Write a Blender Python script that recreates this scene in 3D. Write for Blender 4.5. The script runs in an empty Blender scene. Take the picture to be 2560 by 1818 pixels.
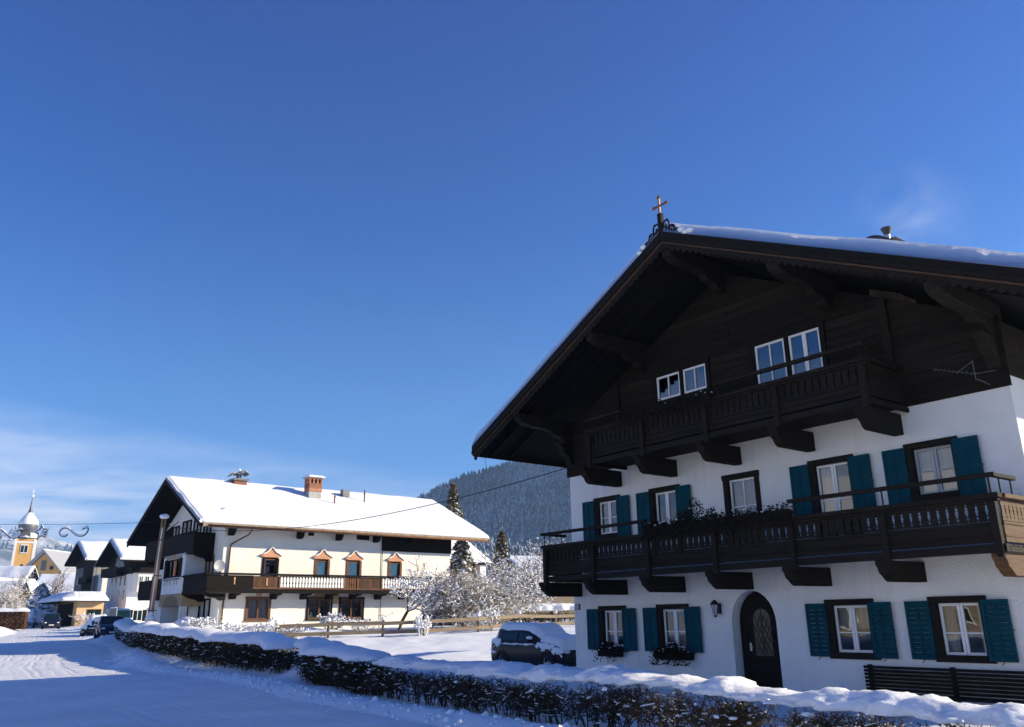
import bpy, math, random
import numpy as np
from mathutils import Vector, Matrix, noise
from mathutils.geometry import tessellate_polygon
R = math.radians
rng = random.Random(7)
nr = np.random.default_rng(11)
scene = bpy.context.scene
col = scene.collection

# ------------------------------------------------------------------ camera
cam_d = bpy.data.cameras.new("camera"); cam = bpy.data.objects.new("camera", cam_d); col.objects.link(cam)
PITCH, ROLL, FOC = R(17.1975), R(-0.8603), 2050.0
f = Vector((0, math.cos(PITCH), math.sin(PITCH))); u = Vector((0, -math.sin(PITCH), math.cos(PITCH))); x = Vector((1, 0, 0))
xr = x*math.cos(ROLL)+u*math.sin(ROLL); ur = u*math.cos(ROLL)-x*math.sin(ROLL)
M = Matrix((xr, ur, -f)).transposed().to_4x4(); M.translation = Vector((0, 0, 1.65))
cam.matrix_world = M
cam_d.sensor_fit = 'HORIZONTAL'; cam_d.sensor_width = 36.0; cam_d.lens = 36.0*FOC/2560.0
cam_d.clip_start = 0.1; cam_d.clip_end = 20000
scene.camera = cam

# ------------------------------------------------------------------ sun, sky, exposure
SUN_EL, SUN_AZ = R(20.5), R(85.5)          # azimuth clockwise from +Y
sd = bpy.data.lights.new("sun", 'SUN'); sd.energy = 5.0; sd.angle = R(0.53); sd.color = (1.0, 0.86, 0.62)
sun = bpy.data.objects.new("sun", sd); col.objects.link(sun)
sdir = Vector((math.cos(SUN_EL)*math.sin(SUN_AZ), math.cos(SUN_EL)*math.cos(SUN_AZ), math.sin(SUN_EL)))
sun.rotation_euler = sdir.to_track_quat('Z', 'Y').to_euler(); sun.location = (60, 0, 60)
scene.view_settings.view_transform = 'Standard'; scene.view_settings.look = 'None'
scene.view_settings.exposure = 1.05; scene.view_settings.gamma = 1.0
scene.cycles.max_bounces = 6; scene.cycles.transparent_max_bounces = 12
scene.cycles.use_denoising = True

world = bpy.data.worlds.new("World"); scene.world = world; world.use_nodes = True
wn = world.node_tree; wn.nodes.clear()
def N(nt, t, **kw):
    n = nt.nodes.new(t)
    for k, v in kw.items():
        if k.startswith('i_'):
            key = k[2:]; n.inputs[int(key) if key.isdigit() else key.replace('_', ' ')].default_value = v
        else: setattr(n, k, v)
    return n
def mth(nt, op, a, b=None, clamp=False):
    n = nt.nodes.new('ShaderNodeMath'); n.operation = op; n.use_clamp = clamp
    for i, q in enumerate((a, b)):
        if q is None: continue
        if isinstance(q, (int, float)): n.inputs[i].default_value = q
        else: nt.links.new(q, n.inputs[i])
    return n.outputs[0]
def mixc(nt, fac, a, b, blend='MIX'):
    n = nt.nodes.new('ShaderNodeMix'); n.data_type = 'RGBA'; n.blend_type = blend
    for s, q in ((0, fac), (6, a), (7, b)):
        if isinstance(q, (int, float)): n.inputs[s].default_value = q
        elif isinstance(q, tuple): n.inputs[s].default_value = (*q, 1) if len(q) == 3 else q
        else: nt.links.new(q, n.inputs[s])
    return n.outputs[2]
def ramp(nt, src, stops):
    n = nt.nodes.new('ShaderNodeValToRGB'); cr = n.color_ramp
    while len(cr.elements) < len(stops): cr.elements.new(0.5)
    for e, (p, c) in zip(cr.elements, stops):
        e.position = p; e.color = (c, c, c, 1) if isinstance(c, (int, float)) else (*c, 1)
    if src is not None: nt.links.new(src, n.inputs[0])
    return n.outputs[0]
sky = N(wn, 'ShaderNodeTexSky', sky_type='NISHITA', sun_disc=False, sun_elevation=SUN_EL, sun_rotation=SUN_AZ,
        altitude=900, air_density=1.0, dust_density=0.3, ozone_density=3.5)
tc = N(wn, 'ShaderNodeTexCoord')
sep = N(wn, 'ShaderNodeSeparateXYZ'); wn.links.new(tc.outputs['Generated'], sep.inputs[0])
den = mth(wn, 'ADD', mth(wn, 'MAXIMUM', sep.outputs[2], 0.0), 0.10)
cx = mth(wn, 'DIVIDE', sep.outputs[0], den); cy = mth(wn, 'DIVIDE', sep.outputs[1], den)
cmb = N(wn, 'ShaderNodeCombineXYZ'); wn.links.new(mth(wn, 'MULTIPLY', cx, 0.7), cmb.inputs[0]); wn.links.new(cy, cmb.inputs[1])
cn = N(wn, 'ShaderNodeTexNoise', i_Scale=3.2, i_Detail=9.0, i_Roughness=0.62, i_Distortion=0.4); wn.links.new(cmb.outputs[0], cn.inputs['Vector'])
cn2 = N(wn, 'ShaderNodeTexNoise', i_Scale=0.35, i_Detail=3.0); wn.links.new(cmb.outputs[0], cn2.inputs['Vector'])
cn3 = N(wn, 'ShaderNodeTexNoise', i_Scale=14.0, i_Detail=6.0, i_Distortion=0.6); wn.links.new(tc.outputs['Generated'], cn3.inputs['Vector'])
# clouds sit low over the valley and thicker towards the west end
lim = mth(wn, 'MULTIPLY_ADD', sep.outputs[0], -0.14)          # higher limit on the left
lim.node.inputs[2].default_value = 0.155
band = mth(wn, 'DIVIDE', mth(wn, 'SUBTRACT', lim, sep.outputs[2]), 0.12, True)
cn4 = N(wn, 'ShaderNodeTexNoise', i_Scale=1.2, i_Detail=6.0, i_Roughness=0.55, i_Distortion=0.3); wn.links.new(cmb.outputs[0], cn4.inputs['Vector'])
cmix = mth(wn, 'ADD', mth(wn, 'MULTIPLY', cn.outputs[0], 0.45), mth(wn, 'MULTIPLY', cn4.outputs[0], 0.55))
dens = mth(wn, 'MULTIPLY', ramp(wn, cmix, [(0.38, 0.12), (0.57, 1.0)]), band)
wisp = mth(wn, 'MULTIPLY', ramp(wn, cn.outputs[0], [(0.54, 0.0), (0.85, 1.0)]), 0.16)
dens = mth(wn, 'MAXIMUM', mth(wn, 'MULTIPLY', dens, 0.95), mth(wn, 'MULTIPLY', wisp, ramp(wn, cn2.outputs[0], [(0.45, 0.0), (0.7, 1.0)])))
deep = N(wn, 'ShaderNodeValToRGB'); wn.links.new(sep.outputs[2], deep.inputs[0])      # the winter zenith is a deeper blue
deep.color_ramp.elements.new(.3); deep.color_ramp.elements.new(.5)
for e_, (p_, c_) in zip(deep.color_ramp.elements, ((0.12, (0.45, 0.84, 1.24, 1)), (0.25, (0.33, 0.74, 1.15, 1)), (0.44, (0.10, 0.49, 1.06, 1)), (0.65, (0.08, 0.36, 1.0, 1)))): e_.position = p_; e_.color = c_
vd = N(wn, 'ShaderNodeVectorMath', operation='DISTANCE'); wn.links.new(tc.outputs['Generated'], vd.inputs[0]); vd.inputs[1].default_value = (0.434, 0.803, 0.408)
puff = mth(wn, 'SUBTRACT', 1.0, mth(wn, 'DIVIDE', vd.outputs['Value'], 0.065), True)
puff = mth(wn, 'MULTIPLY', puff, ramp(wn, cn3.outputs[0], [(0.42, 0.0), (0.70, 0.26)]))
dens = mth(wn, 'MAXIMUM', dens, puff)
tint = mixc(wn, 1.0, sky.outputs[0], deep.outputs[0], 'MULTIPLY')
skyc = mixc(wn, dens, tint, (8.2, 8.3, 8.9))
bg = N(wn, 'ShaderNodeBackground', i_Strength=0.0745); wn.links.new(skyc, bg.inputs[0])
wo = N(wn, 'ShaderNodeOutputWorld'); wn.links.new(bg.outputs[0], wo.inputs[0])

# ------------------------------------------------------------------ materials
MATS = {}
def mat(name, base, rough=0.7, spec=0.3, metal=0.0, var=None, vscale=3.0, vstretch=(1, 1, 1), bump=0.0, bscale=30.0, bstretch=None,
        groove=None, gcol=0.45, coat=0.0, detail=5.0):
    m = bpy.data.materials.new(name); m.use_nodes = True; nt = m.node_tree; nt.nodes.clear()
    out = N(nt, 'ShaderNodeOutputMaterial'); p = N(nt, 'ShaderNodeBsdfPrincipled')
    p.inputs['Roughness'].default_value = rough; p.inputs['Specular IOR Level'].default_value = spec; p.inputs['Metallic'].default_value = metal
    if coat: p.inputs['Coat Weight'].default_value = coat; p.inputs['Coat Roughness'].default_value = 0.08
    nt.links.new(p.outputs[0], out.inputs[0])
    tc = N(nt, 'ShaderNodeTexCoord'); c = None; height = None
    def tex(scale, stretch):
        mp = N(nt, 'ShaderNodeMapping'); mp.inputs['Scale'].default_value = stretch; nt.links.new(tc.outputs['Object'], mp.inputs[0])
        n = N(nt, 'ShaderNodeTexNoise', i_Scale=scale, i_Detail=detail, i_Roughness=0.6); nt.links.new(mp.outputs[0], n.inputs['Vector'])
        return n.outputs[0]
    if var:
        c = mixc(nt, ramp(nt, tex(vscale, vstretch), [(0.32, 0.0), (0.68, 1.0)]), base, var)
    if bump: height = tex(bscale, bstretch or vstretch)
    if groove:                                   # plank joints: axis index, board width
        ax, wd = groove
        s = N(nt, 'ShaderNodeSeparateXYZ'); nt.links.new(tc.outputs['Object'], s.inputs[0])
        fr = mth(nt, 'FRACT', mth(nt, 'DIVIDE', s.outputs[ax], wd))
        g = mth(nt, 'LESS_THAN', fr, 0.07)
        fl = mth(nt, 'FLOOR', mth(nt, 'DIVIDE', s.outputs[ax], wd))
        wnz = N(nt, 'ShaderNodeTexWhiteNoise', noise_dimensions='1D'); nt.links.new(fl, wnz.inputs['W'])
        tone = mth(nt, 'MULTIPLY_ADD', wnz.outputs[0], 0.70); tone.node.inputs[2].default_value = 0.66
        tone = mth(nt, 'MULTIPLY', tone, mth(nt, 'SUBTRACT', 1.0, mth(nt, 'MULTIPLY', g, 1-gcol)))
        cc = N(nt, 'ShaderNodeCombineColor')
        for i in range(3): nt.links.new(tone, cc.inputs[i])
        c = mixc(nt, 1.0, c if c is not None else base, cc.outputs[0], 'MULTIPLY')
        gh = mth(nt, 'MULTIPLY', g, -1.5)
        height = gh if height is None else mth(nt, 'ADD', height, gh)
    if c is None: p.inputs['Base Color'].default_value = (*base, 1)
    else: nt.links.new(c, p.inputs['Base Color'])
    if height is not None:
        b = N(nt, 'ShaderNodeBump', i_Strength=1.0, i_Distance=bump if bump else 0.01); nt.links.new(height, b.inputs['Height']); nt.links.new(b.outputs[0], p.inputs['Normal'])
    MATS[name] = m; return m
def glass_mat(name, ior, tintc=(0.9, 0.95, 1.0)):
    m = bpy.data.materials.new(name); m.use_nodes = True; nt = m.node_tree; nt.nodes.clear()
    out = N(nt, 'ShaderNodeOutputMaterial'); t = N(nt, 'ShaderNodeBsdfTransparent'); t.inputs[0].default_value = (0.80, 0.80, 0.80, 1)
    g = N(nt, 'ShaderNodeBsdfGlossy', i_Roughness=0.015); g.inputs[0].default_value = (*tintc, 1)
    tc = N(nt, 'ShaderNodeTexCoord'); nz = N(nt, 'ShaderNodeTexNoise', i_Scale=1.3, i_Detail=1.0); nt.links.new(tc.outputs['Object'], nz.inputs['Vector'])
    b = N(nt, 'ShaderNodeBump', i_Strength=0.25, i_Distance=0.02); nt.links.new(nz.outputs[0], b.inputs['Height']); nt.links.new(b.outputs[0], g.inputs['Normal'])
    fr = N(nt, 'ShaderNodeFresnel', i_IOR=ior); mx = N(nt, 'ShaderNodeMixShader')
    nt.links.new(fr.outputs[0], mx.inputs[0]); nt.links.new(t.outputs[0], mx.inputs[1]); nt.links.new(g.outputs[0], mx.inputs[2]); nt.links.new(mx.outputs[0], out.inputs[0])
    MATS[name] = m; return m
SNOW = mat('snow', (0.86, 0.88, 0.91), 0.65, 0.25, var=(0.80, 0.83, 0.87), vscale=1.2, bump=0.014, bscale=11.0)
def soft(m, wt, sc):
    p = [n for n in m.node_tree.nodes if n.type == 'BSDF_PRINCIPLED'][0]; p.inputs['Subsurface Weight'].default_value = wt; p.inputs['Subsurface Radius'].default_value = (1.0, 1.0, 1.1); p.inputs['Subsurface Scale'].default_value = sc; return m
BLANKET = soft(mat('snow_blanket', (0.88, 0.89, 0.91), 0.65, 0.25, var=(0.82, 0.84, 0.87), vscale=1.2, bump=0.02, bscale=12.0), 0.6, 0.12)
ROADSNOW = mat('packed_snow', (0.80, 0.82, 0.85), 0.55, 0.3, var=(0.66, 0.68, 0.72), vscale=0.5, vstretch=(1, 1, 1), bump=0.02, bscale=14.0)
def snowy_road():
    nt = ROADSNOW.node_tree
PLASTER = mat('white_plaster', (0.80, 0.79, 0.77), 0.9, 0.1, var=(0.69, 0.685, 0.67), vscale=0.55, bump=0.022, bscale=26.0, detail=8.0)
def streaks(m, amt):
    nt = m.node_tree; p = [n for n in nt.nodes if n.type == 'BSDF_PRINCIPLED'][0]; src = p.inputs['Base Color'].links[0].from_socket
    tc = N(nt, 'ShaderNodeTexCoord'); mp = N(nt, 'ShaderNodeMapping'); mp.inputs['Scale'].default_value = (5.0, 5.0, .22); nt.links.new(tc.outputs['Object'], mp.inputs[0])
    a = N(nt, 'ShaderNodeTexNoise', i_Scale=1.0, i_Detail=6.0, i_Roughness=0.65); nt.links.new(mp.outputs[0], a.inputs['Vector'])
    b = N(nt, 'ShaderNodeTexNoise', i_Scale=0.5, i_Detail=3.0); nt.links.new(tc.outputs['Object'], b.inputs['Vector'])
    k = mth(nt, 'MULTIPLY', ramp(nt, a.outputs[0], [(0.52, 0.0), (0.75, 1.0)]), ramp(nt, b.outputs[0], [(0.42, 0.0), (0.62, 1.0)]))
    nt.links.new(mixc(nt, mth(nt, 'MULTIPLY', k, amt), src, (0.40, 0.385, 0.35)), p.inputs['Base Color'])
streaks(PLASTER, 0.40)
CREAM = mat('cream_plaster', (0.82, 0.79, 0.725), 0.9, 0.1, var=(0.76, 0.725, 0.655), vscale=0.7, bump=0.008, bscale=18.0)
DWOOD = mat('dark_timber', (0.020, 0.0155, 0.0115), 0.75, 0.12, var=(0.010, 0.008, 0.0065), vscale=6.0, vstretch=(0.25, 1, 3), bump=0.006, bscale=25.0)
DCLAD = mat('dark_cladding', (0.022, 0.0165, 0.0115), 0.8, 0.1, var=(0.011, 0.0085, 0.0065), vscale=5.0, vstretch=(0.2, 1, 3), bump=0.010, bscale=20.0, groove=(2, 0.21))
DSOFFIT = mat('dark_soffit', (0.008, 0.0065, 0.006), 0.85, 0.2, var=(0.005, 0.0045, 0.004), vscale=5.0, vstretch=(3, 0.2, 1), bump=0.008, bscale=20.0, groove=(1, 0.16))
MWOOD = mat('brown_timber', (0.17, 0.075, 0.036), 0.7, 0.25, var=(0.09, 0.042, 0.024), vscale=6.0, vstretch=(0.3, 1, 2), bump=0.006, bscale=25.0)
BWOOD = mat('blackish_timber', (0.009, 0.0075, 0.007), 0.8, 0.1, var=(0.015, 0.012, 0.0105), vscale=5.0, vstretch=(0.3, 1, 2), bump=0.006, bscale=20.0)
TANW = mat('tan_trim', (0.22, 0.11, 0.05), 0.6, 0.3, var=(0.15, 0.075, 0.035), vscale=4.0)
LITW = mat('sunlit_timber', (0.125, 0.066, 0.030), 0.7, 0.15, var=(0.062, 0.034, 0.017), vscale=6.0, vstretch=(1, .4, 3), bump=0.006, bscale=25.0)  # bleached timber; sun falling on the right end is put into its colour
DTRIM = mat('dull_trim', (0.085, 0.045, 0.022), 0.6, 0.3, var=(0.05, 0.028, 0.016), vscale=4.0)
GREYW = mat('weathered_wood', (0.29, 0.235, 0.17), 0.85, 0.15, var=(0.20, 0.15, 0.10), vscale=5.0, vstretch=(0.3, 0.3, 3), bump=0.01, bscale=18.0)
POLEW = mat('pole_wood', (0.40, 0.23, 0.12), 0.8, 0.2, var=(0.27, 0.145, 0.07), vscale=7.0, vstretch=(1, 1, 0.15), bump=0.008, bscale=20.0)
TEAL = mat('teal_paint', (0.002, 0.060, 0.086), 0.7, 0.08, var=(0.0015, 0.041, 0.062), vscale=3.0, bump=0.002, bscale=30.0)
WPAINT = mat('white_paint', (0.80, 0.80, 0.79), 0.5, 0.35, var=(0.74, 0.74, 0.73), vscale=3.0)
GPAINT = mat('grey_paint', (0.36, 0.37, 0.40), 0.5, 0.35)
CURT = mat('curtain_cloth', (0.62, 0.58, 0.53), 0.95, 0.05, var=(0.48, 0.44, 0.40), vscale=9.0, vstretch=(1, 1, 0.1))
ROOM = mat('room_dark', (0.05, 0.042, 0.036), 0.9, 0.1, var=(0.09, 0.065, 0.05), vscale=2.0)
BROOM = mat('blind_grey', (0.42, 0.40, 0.38), 0.9, 0.1)
GLASS = glass_mat('window_glass', 1.9)
GLASSB = glass_mat('dark_glass', 2.2)
IRON = mat('black_iron', (0.02, 0.02, 0.022), 0.5, 0.4, bump=0.002, bscale=40)
STEEL = mat('galvanised_steel', (0.45, 0.44, 0.42), 0.35, 0.5, metal=0.8)
RUST = mat('rusty_gilt', (0.23, 0.11, 0.035), 0.5, 0.4, metal=0.3, var=(0.11, 0.05, 0.025), vscale=14.0)
PINK = mat('salmon_paint', (0.50, 0.235, 0.13), 0.85, 0.1, var=(0.58, 0.33, 0.22), vscale=6.0)
TANP = mat('ochre_plaster', (0.40, 0.30, 0.18), 0.9, 0.1, var=(0.34, 0.25, 0.15), vscale=2.0)
BRICK = mat('brick_chimney', (0.42, 0.20, 0.12), 0.85, 0.15, var=(0.30, 0.14, 0.09), vscale=5.0, bump=0.01, bscale=20.0, groove=(2, 0.09), gcol=0.7)
YPLAST = mat('yellow_plaster', (0.72, 0.42, 0.15), 0.9, 0.1, var=(0.66, 0.38, 0.13), vscale=0.3)
SHEET = mat('sheet_metal', (0.17, 0.175, 0.185), 0.45, 0.4, metal=0.4, var=(0.11, 0.115, 0.125), vscale=2.0)
LAMPG = mat('lamp_glass', (0.42, 0.45, 0.48), 0.25, 0.5)
BARK = mat('tree_bark', (0.12, 0.085, 0.058), 0.9, 0.1, var=(0.065, 0.048, 0.036), vscale=8.0, bump=0.01, bscale=30.0)
TWIG = mat('brown_twig', (0.20, 0.14, 0.09), 0.85, 0.1, var=(0.09, 0.058, 0.036), vscale=4.0)
GOLDTWIG = mat('golden_twig', (0.38, 0.315, 0.225), 0.85, 0.1, var=(0.27, 0.215, 0.15), vscale=3.0)
HEDGEM = mat('hedge_twig', (0.048, 0.038, 0.026), 0.85, 0.15, var=(0.030, 0.030, 0.020), vscale=4.0)
DEADLEAF = mat('withered_leaf', (0.014, 0.013, 0.010), 0.85, 0.1, var=(0.022, 0.016, 0.011), vscale=5.0)
NEARTWIG = mat('near_hedge_twig', (0.075, 0.055, 0.038), 0.85, 0.15, var=(0.042, 0.034, 0.025), vscale=3.0)
LEAFM = mat('hedge_leaf', (0.040, 0.044, 0.026), 0.7, 0.2, var=(0.062, 0.046, 0.026), vscale=3.0)
RLEAF = mat('russet_leaf', (0.17, 0.085, 0.045), 0.8, 0.1, var=(0.10, 0.055, 0.03), vscale=0.8)
NEEDLE = mat('conifer_needle', (0.10, 0.095, 0.045), 0.8, 0.15, var=(0.16, 0.115, 0.05), vscale=1.5)
NEEDLEB = mat('frosty_needle', (0.13, 0.15, 0.15), 0.85, 0.1, var=(0.30, 0.32, 0.33), vscale=1.2)
CONC = mat('concrete', (0.42, 0.41, 0.39), 0.9, 0.1, var=(0.33, 0.32, 0.31), vscale=4.0, bump=0.006, bscale=30.0)
RUBBER = mat('tyre_rubber', (0.018, 0.018, 0.02), 0.85, 0.2)
NAVY = mat('navy_car_paint', (0.008, 0.012, 0.034), 0.4, 0.3, coat=0.2)
BLACKC = mat('black_car_paint', (0.006, 0.007, 0.009), 0.45, 0.2, coat=0.1)
BLUEC = mat('blue_van_paint', (0.035, 0.10, 0.24), 0.35, 0.5, coat=0.4)
GREYC = mat('grey_car_paint', (0.16, 0.17, 0.19), 0.35, 0.5, coat=0.4)
CGLASS = mat('car_glass', (0.006, 0.022, 0.024), 0.08, 0.35)
HLAMP = mat('headlamp', (0.75, 0.75, 0.72), 0.15, 0.6)
CHROME = mat('wheel_alloy', (0.35, 0.36, 0.38), 0.3, 0.5, metal=0.7)
STONE = mat('rubble_stone', (0.36, 0.30, 0.23), 0.9, 0.1, var=(0.20, 0.165, 0.13), vscale=2.5, bump=0.03, bscale=5.0)
WIRE = mat('cable_black', (0.012, 0.012, 0.015), 0.6, 0.2)
CLADG = mat('grey_cladding', (0.19, 0.185, 0.185), 0.85, 0.1, var=(0.24, 0.235, 0.23), vscale=0.5, groove=(0, 0.25), gcol=0.8)

def forest_mat():
    m = bpy.data.materials.new('snowy_forest'); m.use_nodes = True; nt = m.node_tree; nt.nodes.clear()
    out = N(nt, 'ShaderNodeOutputMaterial'); p = N(nt, 'ShaderNodeBsdfPrincipled'); nt.links.new(p.outputs[0], out.inputs[0])
    p.inputs['Roughness'].default_value = 0.9; p.inputs['Specular IOR Level'].default_value = 0.05
    g = N(nt, 'ShaderNodeNewGeometry'); tc = N(nt, 'ShaderNodeTexCoord')
    a = N(nt, 'ShaderNodeTexNoise', i_Scale=0.35, i_Detail=3.0); nt.links.new(tc.outputs['Object'], a.inputs['Vector'])
    b = N(nt, 'ShaderNodeTexNoise', i_Scale=0.009, i_Detail=3.0); nt.links.new(tc.outputs['Object'], b.inputs['Vector'])
    s = mth(nt, 'ADD', mth(nt, 'MULTIPLY', a.outputs[0], 0.8), mth(nt, 'MULTIPLY', b.outputs[0], 1.0))
    sz = N(nt, 'ShaderNodeSeparateXYZ'); nt.links.new(tc.outputs['Object'], sz.inputs[0])          # paler lower down: rime, with valley mist put into the colour
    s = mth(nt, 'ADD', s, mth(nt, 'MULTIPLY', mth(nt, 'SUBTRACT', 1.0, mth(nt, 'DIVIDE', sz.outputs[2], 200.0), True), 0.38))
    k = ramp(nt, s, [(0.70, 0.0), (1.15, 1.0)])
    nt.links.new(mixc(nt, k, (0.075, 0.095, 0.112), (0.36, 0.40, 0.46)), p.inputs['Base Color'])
    MATS['forest'] = m; return m
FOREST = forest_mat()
def hillside_mat():
    m = bpy.data.materials.new('wooded_hillside'); m.use_nodes = True; nt = m.node_tree; nt.nodes.clear()
    out = N(nt, 'ShaderNodeOutputMaterial'); p = N(nt, 'ShaderNodeBsdfPrincipled'); nt.links.new(p.outputs[0], out.inputs[0])
    p.inputs['Roughness'].default_value = 0.9; p.inputs['Specular IOR Level'].default_value = 0.05
    tc = N(nt, 'ShaderNodeTexCoord')
    a = N(nt, 'ShaderNodeTexNoise', i_Scale=0.004, i_Detail=4.0); nt.links.new(tc.outputs['Object'], a.inputs['Vector'])
    b = N(nt, 'ShaderNodeTexNoise', i_Scale=0.05, i_Detail=4.0); nt.links.new(tc.outputs['Object'], b.inputs['Vector'])
    s = mth(nt, 'ADD', a.outputs[0], mth(nt, 'MULTIPLY', b.outputs[0], 0.35))
    k = ramp(nt, s, [(0.55, 0.0), (0.78, 1.0)])
    nt.links.new(mixc(nt, k, (0.11, 0.12, 0.12), (0.72, 0.74, 0.77)), p.inputs['Base Color'])
    MATS['hillside'] = m; return m
HILLM = hillside_mat()

# ------------------------------------------------------------------ builders
def link(name, me, m, parent=None):
    o = bpy.data.objects.new(name, me); col.objects.link(o)
    if m is not None: me.materials.append(m)
    if parent is not None: o.parent = parent
    return o
class MB:
    def __init__(s): s.v = []; s.f = []
    def add(s, vs, fs):
        b = len(s.v); s.v += [tuple(q) for q in vs]; s.f += [tuple(b+i for i in q) for q in fs]; return s
    def box(s, x0, x1, y0, y1, z0, z1):
        vs = [(a, b, c) for c in (z0, z1) for b in (y0, y1) for a in (x0, x1)]
        return s.add(vs, [(0, 2, 3, 1), (4, 5, 7, 6), (0, 1, 5, 4), (2, 6, 7, 3), (0, 4, 6, 2), (1, 3, 7, 5)])
    def prism(s, poly, ax, a, b):
        n = len(poly)
        def P(q, t):
            if ax == 'x': return (t, q[0], q[1])
            if ax == 'y': return (q[0], t, q[1])
            return (q[0], q[1], t)
        vs = [P(q, a) for q in poly]+[P(q, b) for q in poly]
        tri = tessellate_polygon([[Vector((q[0], q[1], 0)) for q in poly]])
        fs = [tuple(t) for t in tri]+[tuple(n+i for i in reversed(t)) for t in tri]
        fs += [(i, i+n, (i+1) % n+n, (i+1) % n) for i in range(n)]
        return s.add(vs, fs)
    def beam(s, p0, p1, w, h, up=(0, 0, 1)):
        p0 = Vector(p0); p1 = Vector(p1); d = (p1-p0).normalized(); up = Vector(up)
        sx = d.cross(up)
        if sx.length < 1e-4: sx = d.cross(Vector((1, 0, 0)))
        sx.normalize(); uz = sx.cross(d).normalized()
        vs = []
        for p in (p0, p1):
            for a, b in ((-1, -1), (1, -1), (1, 1), (-1, 1)): vs.append(p+sx*(a*w/2)+uz*(b*h/2))
        return s.add(vs, [(0, 1, 2, 3), (7, 6, 5, 4), (0, 4, 5, 1), (1, 5, 6, 2), (2, 6, 7, 3), (3, 7, 4, 0)])
    def tube(s, pts, r, n=6, r1=None):
        pts = [Vector(p) for p in pts]; k = len(pts); vs = []
        for i, p in enumerate(pts):
            d = (pts[min(i+1, k-1)]-pts[max(i-1, 0)]).normalized()
            a = d.cross(Vector((0, 0, 1)))
            if a.length < 0.05: a = d.cross(Vector((0, 1, 0)))
            a.normalize(); b = d.cross(a); rr = r if r1 is None else r+(r1-r)*i/(k-1)
            for j in range(n):
                t = 2*math.pi*j/n; vs.append(p+a*(math.cos(t)*rr)+b*(math.sin(t)*rr))
        fs = [(i*n+j, i*n+(j+1) % n, (i+1)*n+(j+1) % n, (i+1)*n+j) for i in range(k-1) for j in range(n)]
        fs += [tuple(reversed(range(n))), tuple((k-1)*n+j for j in range(n))]
        return s.add(vs, fs)
    def lathe(s, prof, n=16, c=(0, 0, 0), ax='z'):
        vs = []
        for r, z in prof:
            for j in range(n):
                t = 2*math.pi*j/n; a, b = r*math.cos(t), r*math.sin(t)
                vs.append((c[0]+a, c[1]+b, c[2]+z) if ax == 'z' else (c[0]+a, c[1]+z, c[2]+b))
        fs = [(i*n+j, i*n+(j+1) % n, (i+1)*n+(j+1) % n, (i+1)*n+j) for i in range(len(prof)-1) for j in range(n)]
        return s.add(vs, fs)
    def quad(s, *q): return s.add(q, [tuple(range(len(q)))])
    def blob(s, c, r, seed=0, amp=0.25, flat=1.0, n=8, m=6):
        vs = []; c = Vector(c); r = (r, r, r) if isinstance(r, (int, float)) else r
        for i in range(m+1):
            for j in range(n):
                th = math.pi*i/m; ph = 2*math.pi*j/n
                d = Vector((math.sin(th)*math.cos(ph), math.sin(th)*math.sin(ph), math.cos(th)))
                k = 1+amp*noise.noise(d*1.7+Vector((seed*3.1, seed*1.7, seed)))
                vs.append(c+Vector((d.x*r[0]*k, d.y*r[1]*k, d.z*r[2]*k*(flat if d.z < 0 else 1))))
        fs = [(i*n+j, (i+1)*n+j, (i+1)*n+(j+1) % n, i*n+(j+1) % n) for i in range(m) for j in range(n)]
        return s.add(vs, fs)
    def build(s, name, m, parent=None, smooth=False, bevel=0.0):
        me = bpy.data.meshes.new(name); me.from_pydata(s.v, [], s.f); me.validate()
        if smooth: me.polygons.foreach_set('use_smooth', [True]*len(me.polygons))
        o = link(name, me, m, parent)
        if bevel:
            b = o.modifiers.new('bevel', 'BEVEL'); b.width = bevel; b.segments = 1; b.limit_method = 'ANGLE'
        return o
def np_mesh(name, V, F, m, parent=None, smooth=False):
    me = bpy.data.meshes.new(name); V = np.asarray(V, np.float32); F = np.asarray(F, np.int32); k = F.shape[1]
    me.vertices.add(len(V)); me.vertices.foreach_set('co', V.ravel())
    me.loops.add(F.size); me.loops.foreach_set('vertex_index', F.ravel())
    me.polygons.add(len(F)); me.polygons.foreach_set('loop_start', np.arange(0, F.size, k, dtype=np.int32))
    me.polygons.foreach_set('loop_total', np.full(len(F), k, np.int32))
    if smooth: me.polygons.foreach_set('use_smooth', np.ones(len(F), bool))
    me.update(calc_edges=True); me.validate()
    return link(name, me, m, parent)
def segs_geo(P0, P1, R0, R1, k=4):
    P0 = np.asarray(P0, float); P1 = np.asarray(P1, float); R0 = np.asarray(R0, float); R1 = np.asarray(R1, float); n = len(P0)
    d = P1-P0; d /= np.maximum(np.linalg.norm(d, axis=1, keepdims=True), 1e-6)
    ref = np.where(np.abs(d[:, 2:3]) > 0.9, np.array([[1., 0, 0]]), np.array([[0., 0, 1]]))
    a = np.cross(d, ref); a /= np.maximum(np.linalg.norm(a, axis=1, keepdims=True), 1e-6); b = np.cross(d, a)
    V = np.zeros((n, 2, k, 3))
    for j in range(k):
        t = 2*np.pi*j/k; q = a*np.cos(t)+b*np.sin(t)
        V[:, 0, j] = P0+q*R0[:, None]; V[:, 1, j] = P1+q*R1[:, None]
    i = np.arange(n)[:, None]*2*k
    F = np.concatenate([np.concatenate([i+j, i+(j+1) % k, i+k+(j+1) % k, i+k+j], 1) for j in range(k)])
    return V.reshape(-1, 3), F
OCT_V = []; 
for _i in range(5):
    for _j in range(6):
        _t = math.pi*_i/4; _p = 2*math.pi*_j/6
        OCT_V.append((math.sin(_t)*math.cos(_p), math.sin(_t)*math.sin(_p), math.cos(_t)))
OCT_V = np.array(OCT_V)
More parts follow.
